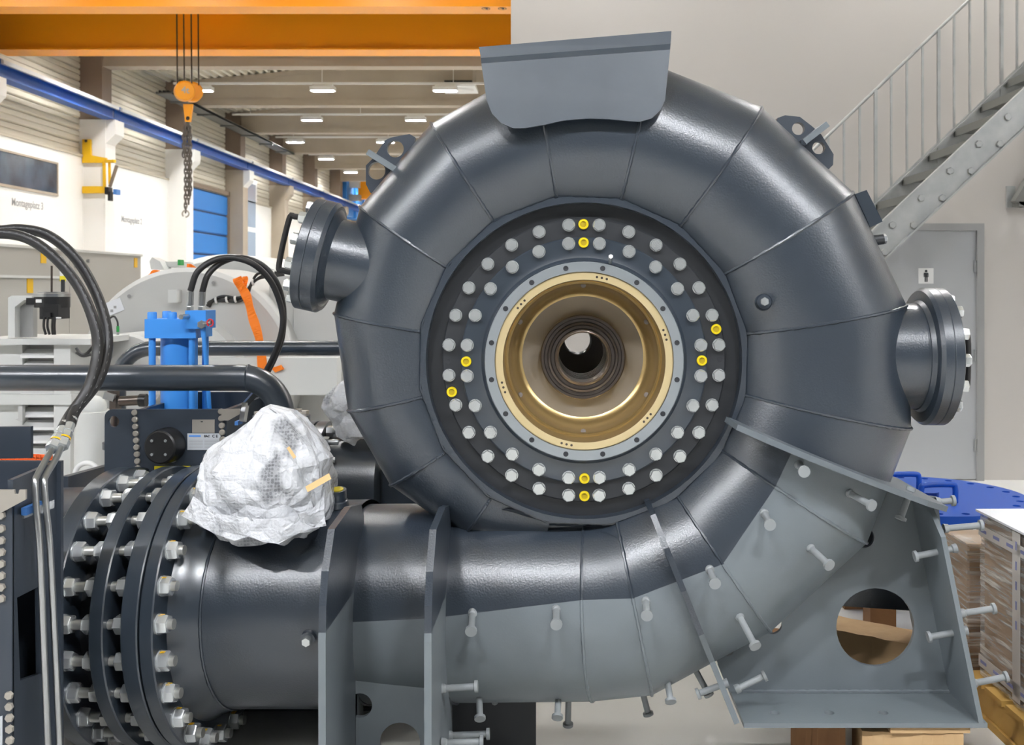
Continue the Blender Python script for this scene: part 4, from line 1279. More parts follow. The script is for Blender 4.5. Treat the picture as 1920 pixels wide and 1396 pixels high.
MB().tube(spline([W(381,614,Y0), W(383,640,Y0), W(387,690,Y0), W(391,740,Y0), W(394,790,Y0+.02)], 6), [.011]*5+[.0085]*20, 12).build('drain_hose', 'cyl_blue', bc)

# small hoses from the cylinder head
for pts, lab in (
    ([(356,582,4.27),(357,545,4.27),(370,510,4.27),(400,488,4.3),(435,483,4.33),(475,495,4.36),(508,528,4.4),(527,575,4.42),(530,610,4.42),(520,650,4.42),(503,688,4.42),(485,715,4.42)], 'black hydraulic hose on the blue cylinder, its left fitting'),
    ([(378,582,4.30),(379,548,4.30),(390,515,4.30),(415,492,4.34),(450,483,4.40),(490,496,4.44),(518,528,4.46),(531,575,4.48),(529,630,4.48),(515,670,4.48),(500,700,4.48)], 'black hydraulic hose on the blue cylinder, its right fitting')):
    h = thing('hydraulic_hose', lab, 'hose', W(*pts[0]), group='hoses on the blue cylinder')
    P = [W(*p) for p in pts]
    MB().tube(spline(P[1:], 8), .0125, 14).build('hose', 'rubber', h)
    d_ = (P[1]-P[0])
    MB().hexa(P[0]-V((0,0,.004)), d_, .026, .022).lathe([(.011,.02),(.0135,.022),(.0135,.075),(.011,.077)], P[0], d_, 16).build('hose_fitting', 'stainless', h)

# dark pipes
pn = thing('dark_pipe', 'thick dark grey pipe crossing in front of the blue cylinder and bending down', 'pipe', W(530, 800, 3.97))
yp = 3.97; rp = .0485
c0, c1 = W(-700, 708, yp), W(455, 708, yp)
xe = W(528, 0, yp).x
path = [c0, c1]
rb_ = xe - c1.x
for i in range(1, 13):
    t = PI/2*i/12
    path.append(V((c1.x + rb_*math.sin(t), yp, c1.z - rb_*(1-math.cos(t)))))
path.append(W(528, 786, yp))
MB().tube(path, rp, 28).build('pipe', 'paint_smooth', pn)
MB().tube([W(466+1.2*math.sin(t), 708+24*math.cos(t), yp) + V((0,-rp*0,0)) for t in (0,)]+[W(466,708,yp)], .001, 4).v
MB().lathe([(rp,-.003),(rp+.003,0),(rp,.003)], c1+V((.022,0,0)), (1,0,0), 28).build('weld_ring', 'paint_smooth', pn)
e = W(528, 786, yp)
MB().lathe([(rp,.03),(rp+.006,.02),(rp+.05,.018),(.105,.016),(.105,-.012),(rp,-.012)], e, (0,0,1), 40).build('pipe_flange', 'paint_smooth', pn)
for k in range(8):
    t = 2*PI*(k+.3)/8
    MB().hexa(e+V((.084*math.cos(t), .084*math.sin(t), .016)), (0,0,1), .028, .016).build('flange_bolt', 'plate_alu', pn)
pk = thing('dark_pipe', 'thin dark grey pipe behind the blue cylinder running towards the casing', 'pipe', W(214, 720, 4.9))
yk = 4.95; rk = .0345
xk = W(222, 0, yk).x
c0 = W(860, 652, yk); c1 = W(285, 653, yk)
rb2 = c1.x - xk
path = [c0, c1]
for i in range(1, 13):
    t = PI/2*i/12
    path.append(V((c1.x - rb2*math.sin(t), yk, c1.z - rb2*(1-math.cos(t)))))
path.append(W(222, 850, yk))
MB().tube(path, rk, 24).build('pipe', 'paint_smooth', pk)
MB().lathe([(rk,0),(.07,0),(.07,.03),(rk,.03)], W(222, 840, yk), (0,0,1), 28).build('pipe_flange', 'paint_smooth', pk)

# brass-grey fitting below the pipe
vf = thing('valve_fitting', 'dull metal ball valve fitting behind the dark pipe', 'valve', W(222, 765, 4.6))
MB().box(W(205,768,4.6), tuple(W(228,745,4.66))).cyl(W(225,752,4.62), W(262,750,4.62), .022, 16).hexa(W(212,745,4.63), (0,0,1), .05, .04).build('body', 'steel_dark', vf)
MB().cyl(W(216,766,4.64), V((W(216,766,4.64).x, 4.64, 0)), .02, 14).build('riser', 'steel_dark', vf)
MB().bar(W(196,740,4.6), W(215,746,4.6), .02, .03).build('lever', 'stainless', vf, smooth=False)
MB().cyl(W(262,750,4.62), W(275,750,4.62), .028, 16).build('cap', 'black_plastic', vf)

# ---- second casing standing behind (its inlet pipe, flange and wrapped stub)
s2c = thing('second_casing', 'dark grey second casing pipe and gusset standing behind the big casing', 'turbine casing', W(660, 1000, 5.2))
y2 = 5.2
ca, cb2 = W(560, 905, y2), W(720, 905, y2)
MB().lathe([(0,0),(.235,0),(.235,(cb2-ca).length),(0,(cb2-ca).length)], ca, (1,-.03,0), 56).build('inlet_pipe', 'paint_dark', s2c)
MB().lathe([(.19,-.02),(.30,-.02),(.30,.03),(.19,.03)], W(606, 905, y2), (1,-.03,0), 56).lathe([(.19,-.06),(.30,-.06),(.30,-.03),(.19,-.03)], W(606, 905, y2), (1,-.03,0), 56).build('flange', 'paint_smooth', s2c)
hn2 = MB().hexa((0,0,0), (0,0,1), .046, .03).cyl((0,0,.03), (0,0,.075), .014, 14).mesh('flange_nut', 'zinc')
cF = W(606, 905, y2) + V((.03,0,0))
for k in range(16):
    t = 2*PI*(k+.5)/16
    link('flange_nut', hn2, s2c, aim(cF + V((0, .265*math.sin(t), .265*math.cos(t))), (1,0,0), random.random()))
hole = P2(755, 897, y2-.1)
g = [P2(a, b, y2-.1) for a, b in ((700,955),(705,900),(718,870),(703,835),(760,800),(900,850),(900,960))]
MB().plate([g, circ(hole[0], hole[1], .045, 20)], (0, y2-.08, 0), (1,0,0), (0,0,1), .02).build('gusset', 'paint_dark', s2c, smooth=False)
MB().box((W(580,0,y2).x, y2-.25, 0), (W(760,0,y2).x, y2+.25, .45)).build('foot', 'paint_black', s2c, smooth=False)

# ================================================================== BUBBLE WRAPPED PARTS
def wrap(center, outline_l, outline_r, depth, seed, name_core):
    """closed, crumpled cover: stacked rings whose half-widths follow the two outlines [(z, x)]"""
    rnd = random.Random(seed)
    zs = sorted(set([p[0] for p in outline_l] + [p[0] for p in outline_r]))
    z0, z1 = zs[0], zs[-1]
    def interp(o, z):
        o = sorted(o)
        for (za, xa), (zb_, xb) in zip(o, o[1:]):
            if za <= z <= zb_: return xa + (xb-xa)*((z-za)/(zb_-za) if zb_ > za else 0)
        return o[0][1] if z < o[0][0] else o[-1][1]
    n, k = 56, 30
    m = MB(); vs = []
    for j in range(k+1):
        z = z0 + (z1-z0)*j/k
        xl, xr_ = interp(outline_l, z), interp(outline_r, z)
        cx, hx = (xl+xr_)/2, (xr_-xl)/2
        dy = depth*(hx/.24)**.6
        for i in range(n):
            t = 2*PI*i/n
            c_, s_ = math.cos(t), math.sin(t)
            e_ = .62
            x = cx + hx*math.copysign(abs(c_)**e_, c_); y = center.y + dy*math.copysign(abs(s_)**.8, s_)
            p = V((x, y, z))
            nz = noise.noise(V((x*11+seed, y*11, z*7)))*.014 + noise.noise(V((x*5, y*5+seed, z*5)))*.02
            fold = .010*math.sin(t*9 + z*30 + 2*noise.noise(V((x*8, y*8, z*8))))
            ridge = .010*(1-abs(noise.noise(V((x*16, y*16+seed, z*16)))*2.2))
            a_ = (nz + fold + ridge) * (1 if .03 < abs(c_) < .97 else .6)
            nrm = V((c_, s_*1.2, 0)).normalized()
            p += nrm*a_
            p.z += .014*noise.noise(V((x*9, y*9, seed))) + (.03*noise.noise(V((t*2.2, seed, 0))) if j < 3 else 0)
            vs.append(p)
    fs = []
    for j in range(k):
        for i in range(n):
            i2 = (i+1) % n
            fs.append((j*n+i, j*n+i2, (j+1)*n+i2, (j+1)*n+i))
    top_ = sum(vs[-n:], V())/n + V((0,0,.01))
    vs.append(top_); fs += [(k*n+i, k*n+(i+1) % n, len(vs)-1) for i in range(n)]
    return m.add(vs, fs)
def zx(px, py, y): p = W(px, py, y); return (p.z, p.x)
bw = thing('wrapped_stub', 'pipe stub covered in crumpled white bubble wrap on top of the inlet pipe', 'bubble wrap', W(490, 1000, 3.6))
yw = 3.52
ol = [zx(a, b, yw) for a, b in ((400,1010),(372,985),(362,955),(358,915),(366,880),(400,838),(440,810),(470,785),(482,772))]
orr = [zx(a, b, yw) for a, b in ((560,1006),(602,985),(606,955),(604,920),(600,890),(604,866),(582,830),(555,798),(528,775),(500,770))]
wrap(V((0, 3.62, 0)), ol, orr, .21, 3, None).build('cover', 'bubble_wrap', bw, angle=24)
def skirt(pts, y0, dy, seed):
    """loose lower edge of the wrap: a wavy strip hanging from a ring of points"""
    m = MB(); n = len(pts); rows = 5; vs = []
    for j in range(rows):
        for i, (a0, b0, a1, b1) in enumerate(pts):
            t = j/(rows-1)
            p = W(a0+(a1-a0)*t, b0+(b1-b0)*t, y0 + dy*math.cos(PI*(i/(n-1)-.5))*-1)
            p.y += .012*math.sin(i*2.3+j) + .008*noise.noise(V((i*.9, j*.8, seed)))
            vs.append(p)
    fs = [(j*n+i, (j+1)*n+i, (j+1)*n+i+1, j*n+i+1) for j in range(rows-1) for i in range(n-1)]
    b = len(vs)
    vs += [p + V((0,.003,0)) for p in vs]
    fs += [(f[3]+b, f[2]+b, f[1]+b, f[0]+b) for f in fs]
    return m.add(vs, fs)
skirt([(362,930,342,965),(385,950,372,984),(410,962,405,1003),(440,968,442,1012),(465,970,466,1006),(490,972,494,1016),(525,972,524,1018),(555,965,550,1004),(585,955,585,990),(606,930,612,985)], 3.46, .09, 5).build('loose_hem', 'bubble_wrap', bw, angle=60)
MB().cyl(W(470,975,3.62), W(470,850,3.62), .155, 32).build('stub_pipe', 'paint_black', bw)
p, q = W(575, 917, 3.31), W(619, 892, 3.29)
MB().bar(p, q, .002, .019, up=V((.4,0,1))).build('tape_strip', 'tape_tan', bw, smooth=False)
p, q = W(540, 838, 3.36), W(553, 858, 3.355)
MB().bar(p, q, .002, .010, up=V((1,0,.6))).build('tape_strip', 'tape_tan', bw, smooth=False)

bw2 = thing('wrapped_stub', 'white bubble wrapped stub on the second casing, half hidden by the big casing', 'bubble wrap', W(650, 830, 5.0))
y5 = 5.0
ol = [zx(a, b, y5) for a, b in ((655,828),(632,820),(622,790),(612,765),(618,745),(636,720),(650,708))]
orr = [zx(a, b, y5) for a, b in ((700,828),(720,815),(730,790),(735,760),(730,735),(715,715),(690,706))]
wrap(V((0, 5.05, 0)), ol, orr, .16, 9, None).build('cover', 'bubble_wrap', bw2, angle=50)

# ================================================================== GREY GENERATOR AND CABINETS BEHIND
def sticker(px0, py0, px1, py1, Xs, mt, name, par):
    """sticker on a face x = Xs seen between photo pixels"""
    Ya, Yb = Xs*FPX/(px0-CX), Xs*FPX/(px1-CX)
    za = CAMZ-(py1-CY)*Ya/FPX; zb_ = CAMZ-(py0-CY)*Ya/FPX
    return MB().box((Xs, Ya, za), (Xs+.006, Yb, zb_)).build(name, mt, par, smooth=False)
gc = thing('switch_cabinet', 'long grey control cabinet row in front of the white wall', 'cabinet', (-5.5, 11, 0))
XS = -5.0
for k, (ya, yb_) in enumerate(((8.6, 10.87), (10.88, 12.72))):
    MB().box((-6.2, ya, .1), (XS, yb_, CAMZ+.0716*5)).build('cabinet_body', 'cabinet_grey', gc, smooth=False)
MB().box((-6.25, 8.6, CAMZ+.0716*5), (XS+.02, 12.74, CAMZ+.0716*5+.025)).build('cabinet_top', 'machine_light', gc, smooth=False)
MB().box((-6.1, 8.7, 0), (XS-.05, 12.6, .1)).build('plinth', 'machine_dark', gc, smooth=False)
sticker(76, 472, 86, 493, XS, 'sticker_yellow', 'warning_sticker', gc)
sticker(251, 483, 257, 501, XS, 'sticker_yellow', 'warning_sticker', gc)
for px, py in ((140,488),(147,488),(163,489),(140,499),(151,500),(154,512),(162,520)):
    Y = XS*FPX/(px-CX); z = CAMZ-(py-CY)*Y/FPX
    MB().cyl((XS, Y, z), (XS+.03, Y, z), .018, 12).build('cable_gland', 'stainless', gc)
g2 = thing('terminal_cabinet', 'smaller light grey cabinet with a yellow sticker left of the black encoder', 'cabinet', (-4.7, 8.6, 0))
MB().box((-4.9, 7.6, 0), (-4.15, 8.9, CAMZ+.016*4.15)).build('cabinet_body', 'cabinet_grey', g2, smooth=False)
MB().box((-4.9, 7.58, CAMZ+.016*4.15), (-4.13, 8.92, CAMZ+.016*4.15+.02)).build('cabinet_top', 'machine_light', g2, smooth=False)
sticker(50, 522, 61, 549, -4.15, 'sticker_yellow', 'warning_sticker', g2)

gm = thing('generator', 'big light grey generator housing with round end shield behind the pipes', 'generator', W(380, 900, 7.0))
yg = 7.0
c = W(352, 704, yg); Rg = (704-501)*yg/FPX
MB().lathe([(0,.03),(Rg-.03,.03),(Rg,0),(Rg,-.9),(0,-.9)], c, (0,-1,0), 72).build('end_shield', 'machine_grey', gm)
MB().lathe([(0,.10),(Rg*.52,.10),(Rg*.56,.03)], c+V((-.0,0,0)), (0,-1,0), 56).build('bearing_cover', 'machine_light', gm)
c2_ = W(425, 700, yg+1.0); R2 = (700-476)*(yg+1.0)/FPX
MB().lathe([(0,0),(R2-.04,0),(R2,-.04),(R2,-1.4),(0,-1.4)], c2_, (0,-1,0), 72).build('stator_shell', 'machine_light', gm)
a, b = W(505, 860, yg+.2), W(700, 517, yg+.2)
MB().box((a.x, yg+.2, a.z), (W(551,0,yg+.2).x-.004, yg+1.6, b.z)).build('side_cover', 'machine_grey', gm, smooth=False)
MB().box((W(551,0,yg+.2).x, yg+.19, a.z), (b.x, yg+1.6, b.z)).build('side_cover', 'machine_grey', gm, smooth=False)
px_plate(MB(), [(455,600),(520,640),(560,860),(470,860)], yg-.02, .2).build('rib', 'machine_light', gm, smooth=False)
MB().box(W(300,740,yg-.16), tuple(W(640,668,yg-.02))).build('bed_frame', 'machine_light', gm, smooth=False)
MB().box((W(150,0,yg).x, yg-.2, 0), (W(660,0,yg).x, yg+1.4, W(0,850,yg).z)).build('base_frame', 'machine_grey', gm, smooth=False)
MB().lathe([(0,.02),(.235,.02),(.25,0),(.25,-.3)], W(235,700,6.6), (0,-1,0), 48).build('shaft_cover', 'machine_grey', gm)
jbx = W(315,560,yg-.05)
MB().box(W(315,567,yg-.12), tuple(W(341,543,yg-.03))).build('junction_box', 'machine_light', gm, smooth=False)
me = MB().plate([[(0,0),(.10,.04),(.07,.12),(-.03,.08)]], W(205,592,yg-.035), (1,0,0), (0,0,1), .003).build('paper_label', 'paper_white', gm, smooth=False)
pl(213, 573, 218, 578, 'ink_soft', 'label_print', me, .0, yg-.040)
pl(207, 580, 212, 585, 'ink_soft', 'label_print', me, .0, yg-.040)
for px, py in ((242,555),(400,530)):
    MB().cyl(W(px,py,yg-.03), W(px,py,yg-.05), .012, 12).build('screw', 'machine_dark', gm)
hd = W(300,500,yg+.7)
MB().box(W(298,500,yg+.6), tuple(W(362,492,yg+.9))).build('top_tray', 'machine_light', gm, smooth=False)
px_plate(MB(), [(280,490),(285,482),(300,490),(308,505),(283,505)], yg+.5, .15).build('bracket', 'machine_light', gm, smooth=False)
MB().box(W(333,497,yg+.55), tuple(W(345,487,yg+.62))).build('green_cap', 'green_part', gm, smooth=False)

# louvred air box, front left
lv = thing('louvre_box', 'light grey air box with louvre slats below the dark pipe at left', 'air box', W(70, 900, 6.1))
yl = 6.1
a = W(10, 880, yl); b = W(128, 640, yl)
MB().box((a.x-.5, yl+.03, 0), (W(37,0,yl).x, yl+.5, b.z)).build('box_body', 'machine_light', lv, smooth=False)
MB().box((W(104,0,yl).x, yl-.02, 0), (W(135,0,yl).x, yl+.5, b.z)).build('box_post', 'machine_light', lv, smooth=False)
MB().box((W(-40,0,yl).x, yl-.06, W(0,645,yl).z), (W(178,0,yl).x, yl+.55, W(0,634,yl).z)).build('top_plate', 'machine_light', lv, smooth=False)
MB().box((W(-40,0,yl).x, yl-.04, W(0,757,yl).z), (W(140,0,yl).x, yl+.5, W(0,738,yl).z)).build('cross_rail', 'machine_light', lv, smooth=False)
MB().box((W(36,0,yl).x, yl+.10, 0), (W(106,0,yl).x, yl+.14, b.z)).build('box_back', 'machine_dark', lv, smooth=False)
for y_ in (651, 674, 698, 722, 762, 786, 811, 835):
    p0 = W(40, y_+8, yl); 
    x0_, x1_ = W(38,0,yl).x, W(103,0,yl).x
    m = MB().plate([[(yl+.08, W(0,y_+4,yl).z), (yl+.0, W(0,y_+15,yl).z), (yl+.0, W(0,y_+20,yl).z), (yl+.08, W(0,y_+9,yl).z)]], (x0_,0,0), (0,1,0), (0,0,1), x1_-x0_)
    m.build('louvre_slat', 'white_plastic', lv, smooth=False)
px_plate(MB(), [(34,761),(42,761),(42,788),(38,790),(28,786),(34,784)], yl-.03, .03).build('hook_rib', 'machine_grey', lv, smooth=False)
for x0_, y0_, x1_, y1_ in ((118,642,143,668), (153,768,180,796)):
    MB().box(W(x0_,y1_,yl+.0), tuple(W(x1_,y0_,yl+.08))).build('small_box', 'machine_light', lv, smooth=False)

# bracket and black encoder
en = thing('encoder', 'black sensor unit with a round metal disc on a grey bracket', 'sensor', W(90, 640, 6.0))
ye = 6.0
px_plate(MB(), [(15,558),(22,554),(60,554),(60,562),(45,562),(28,575),(28,633),(15,633)], ye+.05, .06).build('bracket', 'machine_light', en, smooth=False)
px_plate(MB(), [(28,575),(45,560),(62,562),(62,632),(28,632)], ye+.11, .05).build('bracket_back', 'machine_dark', en, smooth=False)
MB().cyl(W(98,576,ye), W(98,556,ye), .094, 36).box(W(74,598,ye-.09), tuple(W(131,570,ye+.05))).box(W(49,571,ye-.06), tuple(W(80,558,ye+.02))).build('housing', 'black_plastic', en)
MB().cyl(W(98,556,ye), W(98,550,ye), .098, 36).cyl(W(99,549,ye), W(99,547,ye), .08, 30).build('disc', 'stainless', en)
MB().cyl(W(97,548,ye), W(97,498,ye), .006, 8).build('rod', 'steel_dark', en)
MB().box(W(67,561,ye-.095), tuple(W(79,567,ye-.09))).box(W(103,597,ye-.0905), tuple(W(115,594,ye-.09))).build('print', 'white_plastic', en, smooth=False)
MB().box(W(82,595,ye-.105), tuple(W(97,586,ye-.09))).build('connector', 'black_plastic', en, smooth=False)
for px in (83, 90, 99, 103):
    MB().tube(spline([W(px,594,ye-.09), W(px-1,612,ye-.09), W(px+(3 if px < 95 else 0),627,ye-.085)], 4), .007, 8).build('cable', 'rubber', en)
pl(112, 502, 123, 517, 'white_plastic', 'rating_label', en, 0, ye+.3)
pl(112, 517, 123, 527, 'sticker_yellow2', 'rating_label', en, 0, ye+.3)
pl(115, 506, 122, 508, 'sticker_red', 'rating_label', en, .003, ye+.3)
MB().cyl(W(118,548,ye+.3), W(118,524,ye+.3), .012, 8).build('stem', 'ink', en)

# thin cables on the machine
cb_ = gm
MB().tube(spline([W(200,612,6.55), W(206,597,6.55), W(214,593,6.55), W(220,602,6.55), W(221,612,6.55)], 6), .006, 8).build('lead', 'rubber', cb_)
MB().cyl(W(221,611,6.55), W(221,622,6.55), .009, 10).build('plug', 'green_part', cb_)
MB().cyl(W(221,622,6.55), W(221,637,6.55), .008, 10).build('pin', 'stainless', cb_)
cb3 = lv
MB().tube(spline([W(143,652,5.9), W(150,662,5.9), W(160,664,5.9), W(170,655,5.9), W(182,640,5.9)], 6), .009, 8).tube(spline([W(143,660,5.9), W(155,667,5.9), W(172,664,5.9)], 6), .008, 8).build('lead', 'rubber', cb3)
cb2_ = thing('cable_bundle', 'twisted black cable bundle with white ties on the generator', 'cable', W(420, 560, 6.95))
P = [(388,570),(398,562),(420,558),(445,557),(460,550),(470,532),(485,515),(505,511),(530,512)]
for dxy in ((0,0,0), (2,5,1.5), (1,2,3)):
    pp = []
    for j, (a, b) in enumerate(P):
        pp.append(W(a+dxy[0]+2*math.sin(j*1.7+dxy[2]), b+dxy[1]+3*math.cos(j*1.7+dxy[2]), 6.955))
    MB().tube(spline(pp, 6), .009, 8).build('lead', 'rubber', cb2_)
for px, py in ((404,561),(424,560),(440,559),(459,552),(473,527),(512,511)):
    MB().lathe([(.012,0),(.022,.0),(.022,.012),(.012,.012)], W(px,py+2,6.95), (1,0,.2), 14).build('tie', 'white_plastic', cb2_)

# orange lashing strap and other orange bits
so = thing('lashing_strap', 'orange lashing strap slung over the grey generator', 'strap', W(480, 640, 6.83))
def ribbon(pts, w, y, dx=0):
    m = MB(); vs = []
    path = spline([W(a, b, y) for a, b in pts], 6)
    for i, p in enumerate(path):
        T = (path[min(i+1,len(path)-1)]-path[max(i-1,0)]).normalized()
        n_ = V((T.z, 0, -T.x))
        d_ = V((0, .012*math.sin(i*.7), 0))
        vs += [p - n_*w/2 + d_, p + n_*w/2 - d_, p + n_*w/2 - d_ + V((0,.004,0)), p - n_*w/2 + d_ + V((0,.004,0))]
    fs = []
    for i in range(len(path)-1):
        for a in range(4):
            fs.append((4*i+a, 4*i+(a+1) % 4, 4*i+4+(a+1) % 4, 4*i+4+a))
    return m.add(vs, fs)
ribbon([(444,520),(450,535),(462,555),(472,590),(486,636),(492,690),(496,760)], .055, 6.825).build('webbing', 'strap_orange', so, smooth=False)
ribbon([(459,518),(460,530),(455,545)], .03, 6.83).build('webbing', 'strap_orange', so, smooth=False)
px_plate(MB(), [(508,690),(526,684),(532,692),(516,698)], 6.815, .02).build('buckle_end', 'strap_orange', so, smooth=False)
ribbon([(284,520),(290,514),(297,515)], .06, 7.25).build('webbing', 'strap_orange', so, smooth=False)
ribbon([(350,501),(358,502),(364,508)], .05, 7.25).build('webbing', 'strap_orange', so, smooth=False)
om = thing('orange_net', 'orange safety net behind the dark steel frame at the left', 'net', W(40, 870, 4.2))
m = MB()
for i in range(14):
    a = W(-20+8*i, 852, 4.2); b = W(-30+9*i, 892, 4.2); m.bar(a, b, .012, .004)
for j in range(7):
    a = W(-20, 852+6*j, 4.2); b = W(98, 856+6*j, 4.2); m.bar(a, b, .006, .016)
m.build('netting', 'mesh_orange', om, smooth=False)
eb = thing('lifting_eye', 'light grey lifting eye ring behind the sloping rib', 'lifting eye', W(162, 890, 4.9))
MB().tube([W(163,890,4.9)+V((.055*math.cos(t), 0, .055*math.sin(t))) for t in [2*PI*i/28 for i in range(29)]], .012, 12, caps=False).build('ring', 'white_plastic', eb)
MB().cyl(W(163,915,4.9), W(163,1202,4.9), .05, 16).build('shank', 'machine_grey', eb)
gw = thing('grey_vessel', 'pale grey round vessel between the air box and actuator box', 'vessel', W(175, 900, 5.6))
MB().cyl(W(178,905,5.6), W(178,770,5.6), .10, 32).sphere(W(178,762,5.6), .06).build('shell', 'machine_light', gw)
MB().box((W(140,0,5.6).x, 5.5, 0), (W(215,0,5.6).x, 5.75, W(0,905,5.6).z)).build('stand', 'machine_grey', gw, smooth=False)

# ================================================================== RIGHT: blue cover, pallets, timber
bl = thing('blue_cover', 'round blue steel blind flange with handles lying behind the support', 'flange cover', (1.75, 5.2, .55))
RC = .508; cc = V(((1722-CX)*5.2/FPX, 5.2, CAMZ - 389*5.2/FPX))
angs24 = [2*PI*(k+.5)/24 for k in range(24)]
loops = [circ(0, 0, RC, 96)] + [[(.455*math.cos(t)+.019*math.cos(q), .455*math.sin(t)+.019*math.sin(q)) for q in [2*PI*i/14 for i in range(14)]] for t in angs24]
MB().plate(loops, cc-V((0,0,.05)), (1,0,0), (0,1,0), .05).build('disc', 'cover_blue', bl, smooth=True, angle=30)
def hndl(p, q, h):
    p, q = V(p), V(q)
    MB().tube(spline([p, p+V((0,0,h*.8)), p.lerp(q,.12)+V((0,0,h)), p.lerp(q,.88)+V((0,0,h)), q+V((0,0,h*.8)), q], 5), .014, 12).build('handle', 'cover_blue', bl)
hndl(cc+V((-.16,.10,0)), cc+V((.045,.13,0)), .075)
hndl(cc+V((-.06,-.22,0)), cc+V((.105,-.20,0)), .085)
MB().cyl(cc+V((.02,-.08,0)), cc+V((.02,-.08,.03)), .05, 20).build('boss', 'cover_blue', bl)
for k, (dx, dy) in enumerate(((-.25,-.2),(.28,-.22),(-.25,.25),(.28,.25))):
    tb = thing('timber_block', ('dark wooden stand block under the blue cover, ' + ('front left','front right','rear left','rear right')[k]), 'timber', (cc.x+dx, cc.y+dy, 0), group='timber blocks under the blue cover')
    MB().box((cc.x+dx-.06, cc.y+dy-.06, 0), (cc.x+dx+.06, cc.y+dy+.06, cc.z-.05)).build('block', 'wood_dark', tb, smooth=False)

# wrapped pallet load
pal = thing('wrapped_load', 'brown carton load in clear stretch film on a pallet at the right edge', 'wrapped pallet load', (2.1, 4.4, 0))
ang = math.radians(-88.3)
# the visible side faces left; its far vertical edge stands at the left
e0 = W(1838, 962, 4.08)
Mr = Matrix.Translation((e0.x, e0.y, 0)) @ Matrix.Rotation(ang, 4, 'Z')
zt_, zb_ = e0.z, .165
cbx = MB().box((.012, .012, zb_+.01), (.80, .70, zt_-.02), 0, Mr); cbx.build('carton', 'cardboard', pal, smooth=False)
MB().box((.02, .02, zt_-.02), (.79, .36, zt_+.005), 0, Mr).build('carton_flap', 'carton_dark', pal, smooth=False)
fm = MB()
n = 40; k = 26; vs = []
per = [(0,.71),(0,0),(.815,0),(.815,.71)]
for j in range(k+1):
    z = zb_-.018 + (zt_+.012-zb_+.018)*j/k
    for i in range(3*n+1):
        s_ = i//n if i < 3*n else 2; t = (i - s_*n)/n
        a, b = per[s_], per[s_+1]
        x = a[0]+(b[0]-a[0])*t; y = a[1]+(b[1]-a[1])*t
        wv = .006*noise.noise(V((x*14, y*14, z*22+x*10))) + .004*noise.noise(V((x*40, y*40, z*50)))
        edge = min(t, 1-t)
        ox = -1 if s_ == 0 else (1 if s_ == 2 else 0); oy = -1 if s_ == 1 else 0
        vs.append(Mr @ V((x+ox*wv, y+oy*wv, z)))
w_ = 3*n+1
fs = [(j*w_+i, j*w_+i+1, (j+1)*w_+i+1, (j+1)*w_+i) for j in range(k) for i in range(w_-1)]
fm.add(vs, fs)
fm.build('stretch_film', 'stretch_film', pal, angle=60)
MB().box((-.015, -.012, zt_+.006), (.82, .30, zt_+.014), 0, Mr).build('top_film', 'paper_white', pal, smooth=False)
m = MB()
for i in range(6):
    MB().box((.02+.11*i, -.008, zt_-.065), (.07+.11*i, -.007, zt_-.053), 0, Mr).build('tape_print', 'print_blue', pal, smooth=False)
    MB().box((.02+.11*i, -.008, zb_+.036), (.07+.11*i, -.007, zb_+.048), 0, Mr).build('tape_print', 'print_blue', pal, smooth=False)
for i in range(5):
    MB().box((.31, -.008, .42+.07*i), (.32, -.007, .45+.07*i), 0, Mr).build('tape_print', 'print_blue', pal, smooth=False)
MB().box((.285, -.0068, zb_), (.345, -.0058, zt_), 0, Mr).box((0, -.0068, zb_+.02), (.81, -.0058, zb_+.065), 0, Mr).box((0,-.0068, zt_-.08), (.81,-.0058, zt_-.04), 0, Mr).build('tape', 'tape_white', pal, smooth=False)
l2 = thing('wrapped_load', 'smaller film wrapped carton behind the big wrapped load', 'wrapped carton', (1.9, 4.4, 0))
MB().box((1.62, 4.22, .03), (2.15, 4.52, .60)).build('carton', 'cardboard', l2, smooth=False)
MB().box((1.606, 4.206, .02), (2.164, 4.534, .615)).build('stretch_film', 'stretch_film', l2, smooth=False)
MB().box((1.61, 4.21, 0), (2.16, 4.53, .02)).build('tray', 'wood_yellow', l2, smooth=False)
pt = thing('pallet', 'yellowish wooden pallet under the film wrapped load', 'pallet', (2.2, 4.4, 0))
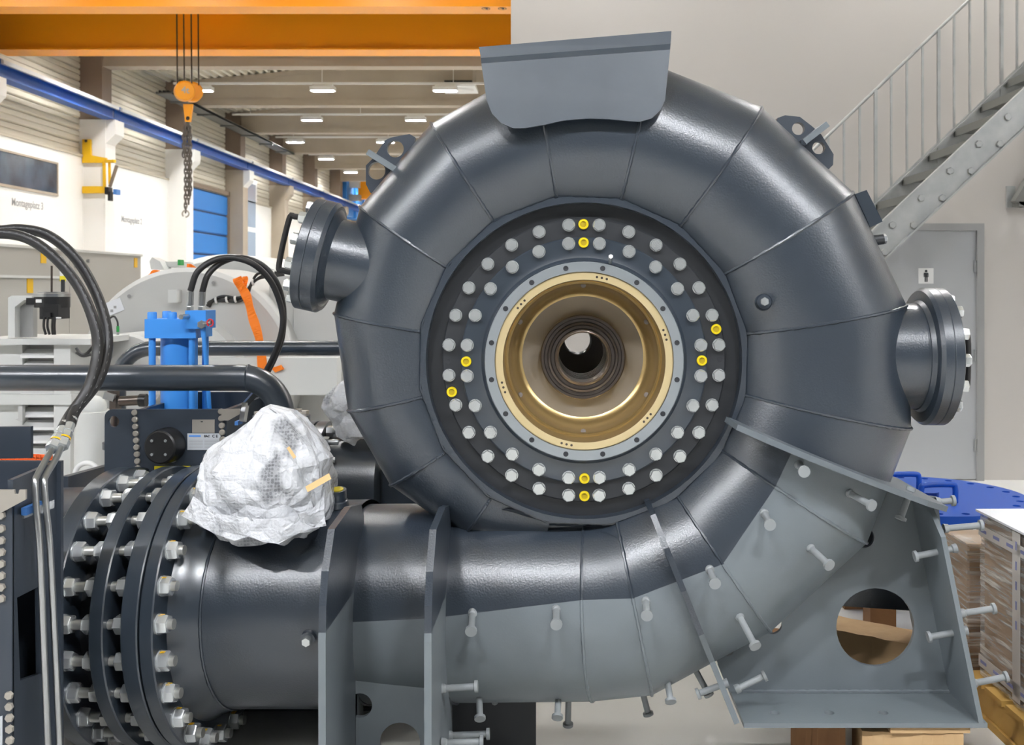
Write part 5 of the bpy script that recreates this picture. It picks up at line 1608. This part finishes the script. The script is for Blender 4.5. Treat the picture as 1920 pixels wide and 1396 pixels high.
for i, y_ in enumerate((-.02, .30, .60)):
    MB().box((-.06, y_, .03), (.95, y_+.11, .12), 0, Mr).build('bearer', 'wood_yellow', pt, smooth=False)
for i in range(6):
    MB().box((-.06+.17*i, -.03, .122), (.08+.17*i, .78, .142), 0, Mr).build('deck_board', 'wood_yellow', pt, smooth=False)
for i, y_ in enumerate((-.02, .30, .60)):
    MB().box((-.06, y_-.01, 0), (.95, y_+.12, .028), 0, Mr).build('bottom_board', 'wood_yellow', pt, smooth=False)

# timber under the support box
def timber(label, p, q, w, h, mt='wood_dark'):
    t = thing('support_timber', label, 'timber', ((p[0]+q[0])/2, (p[1]+q[1])/2, 0), group='timbers under the casing support')
    p, q = V(p), V(q)
    d_ = (q-p).normalized(); L = (q-p).length
    a = d_.cross(V((0,0,1))).normalized()
    m = MB(); vs = []; K = 10
    for i in range(K+1):
        c = p + d_*L*i/K
        for sx, sz_ in ((-1,0),(1,0),(1,1),(-1,1)):
            j = .004
            vs.append(c + a*(sx*w/2 + random.uniform(-j,j)) + V((0,0,sz_*h - (random.uniform(0,j) if sz_ else 0))))
    fs = [(4*i+a_, 4*i+4+a_, 4*i+4+(a_+1) % 4, 4*i+(a_+1) % 4) for i in range(K) for a_ in range(4)]
    fs += [(0,1,2,3), (4*K+3, 4*K+2, 4*K+1, 4*K)]
    m.add(vs, fs)
    m.build('beam', mt, t, smooth=False)
    return t
timber('brown squared timber under the right front corner of the support', (.98, 3.52, 0), (1.30, 3.50, 0), .16, .198, 'wood')
timber('dark brown squared timber under the support beside the lighter one', (.78, 3.60, 0), (.950, 3.56, 0), .17, .198, 'wood_dark')
b_ = thing('support_timber', 'thin light board lying on the front timber under the support', 'timber', (1.2, 3.5, .2), group='timbers under the casing support')
MB().box((1.06, 3.42, .1985), (1.315, 3.62, .2195)).build('board', 'wood', b_, smooth=False)
timber('brown timber beam seen through the round opening of the support', (1.00, 4.15, .0), (1.40, 3.86, 0), .17, .34, 'wood')
timber('dark timber lying behind the support web', (.80, 4.35, .0), (1.38, 4.25, 0), .16, .22, 'wood_dark')
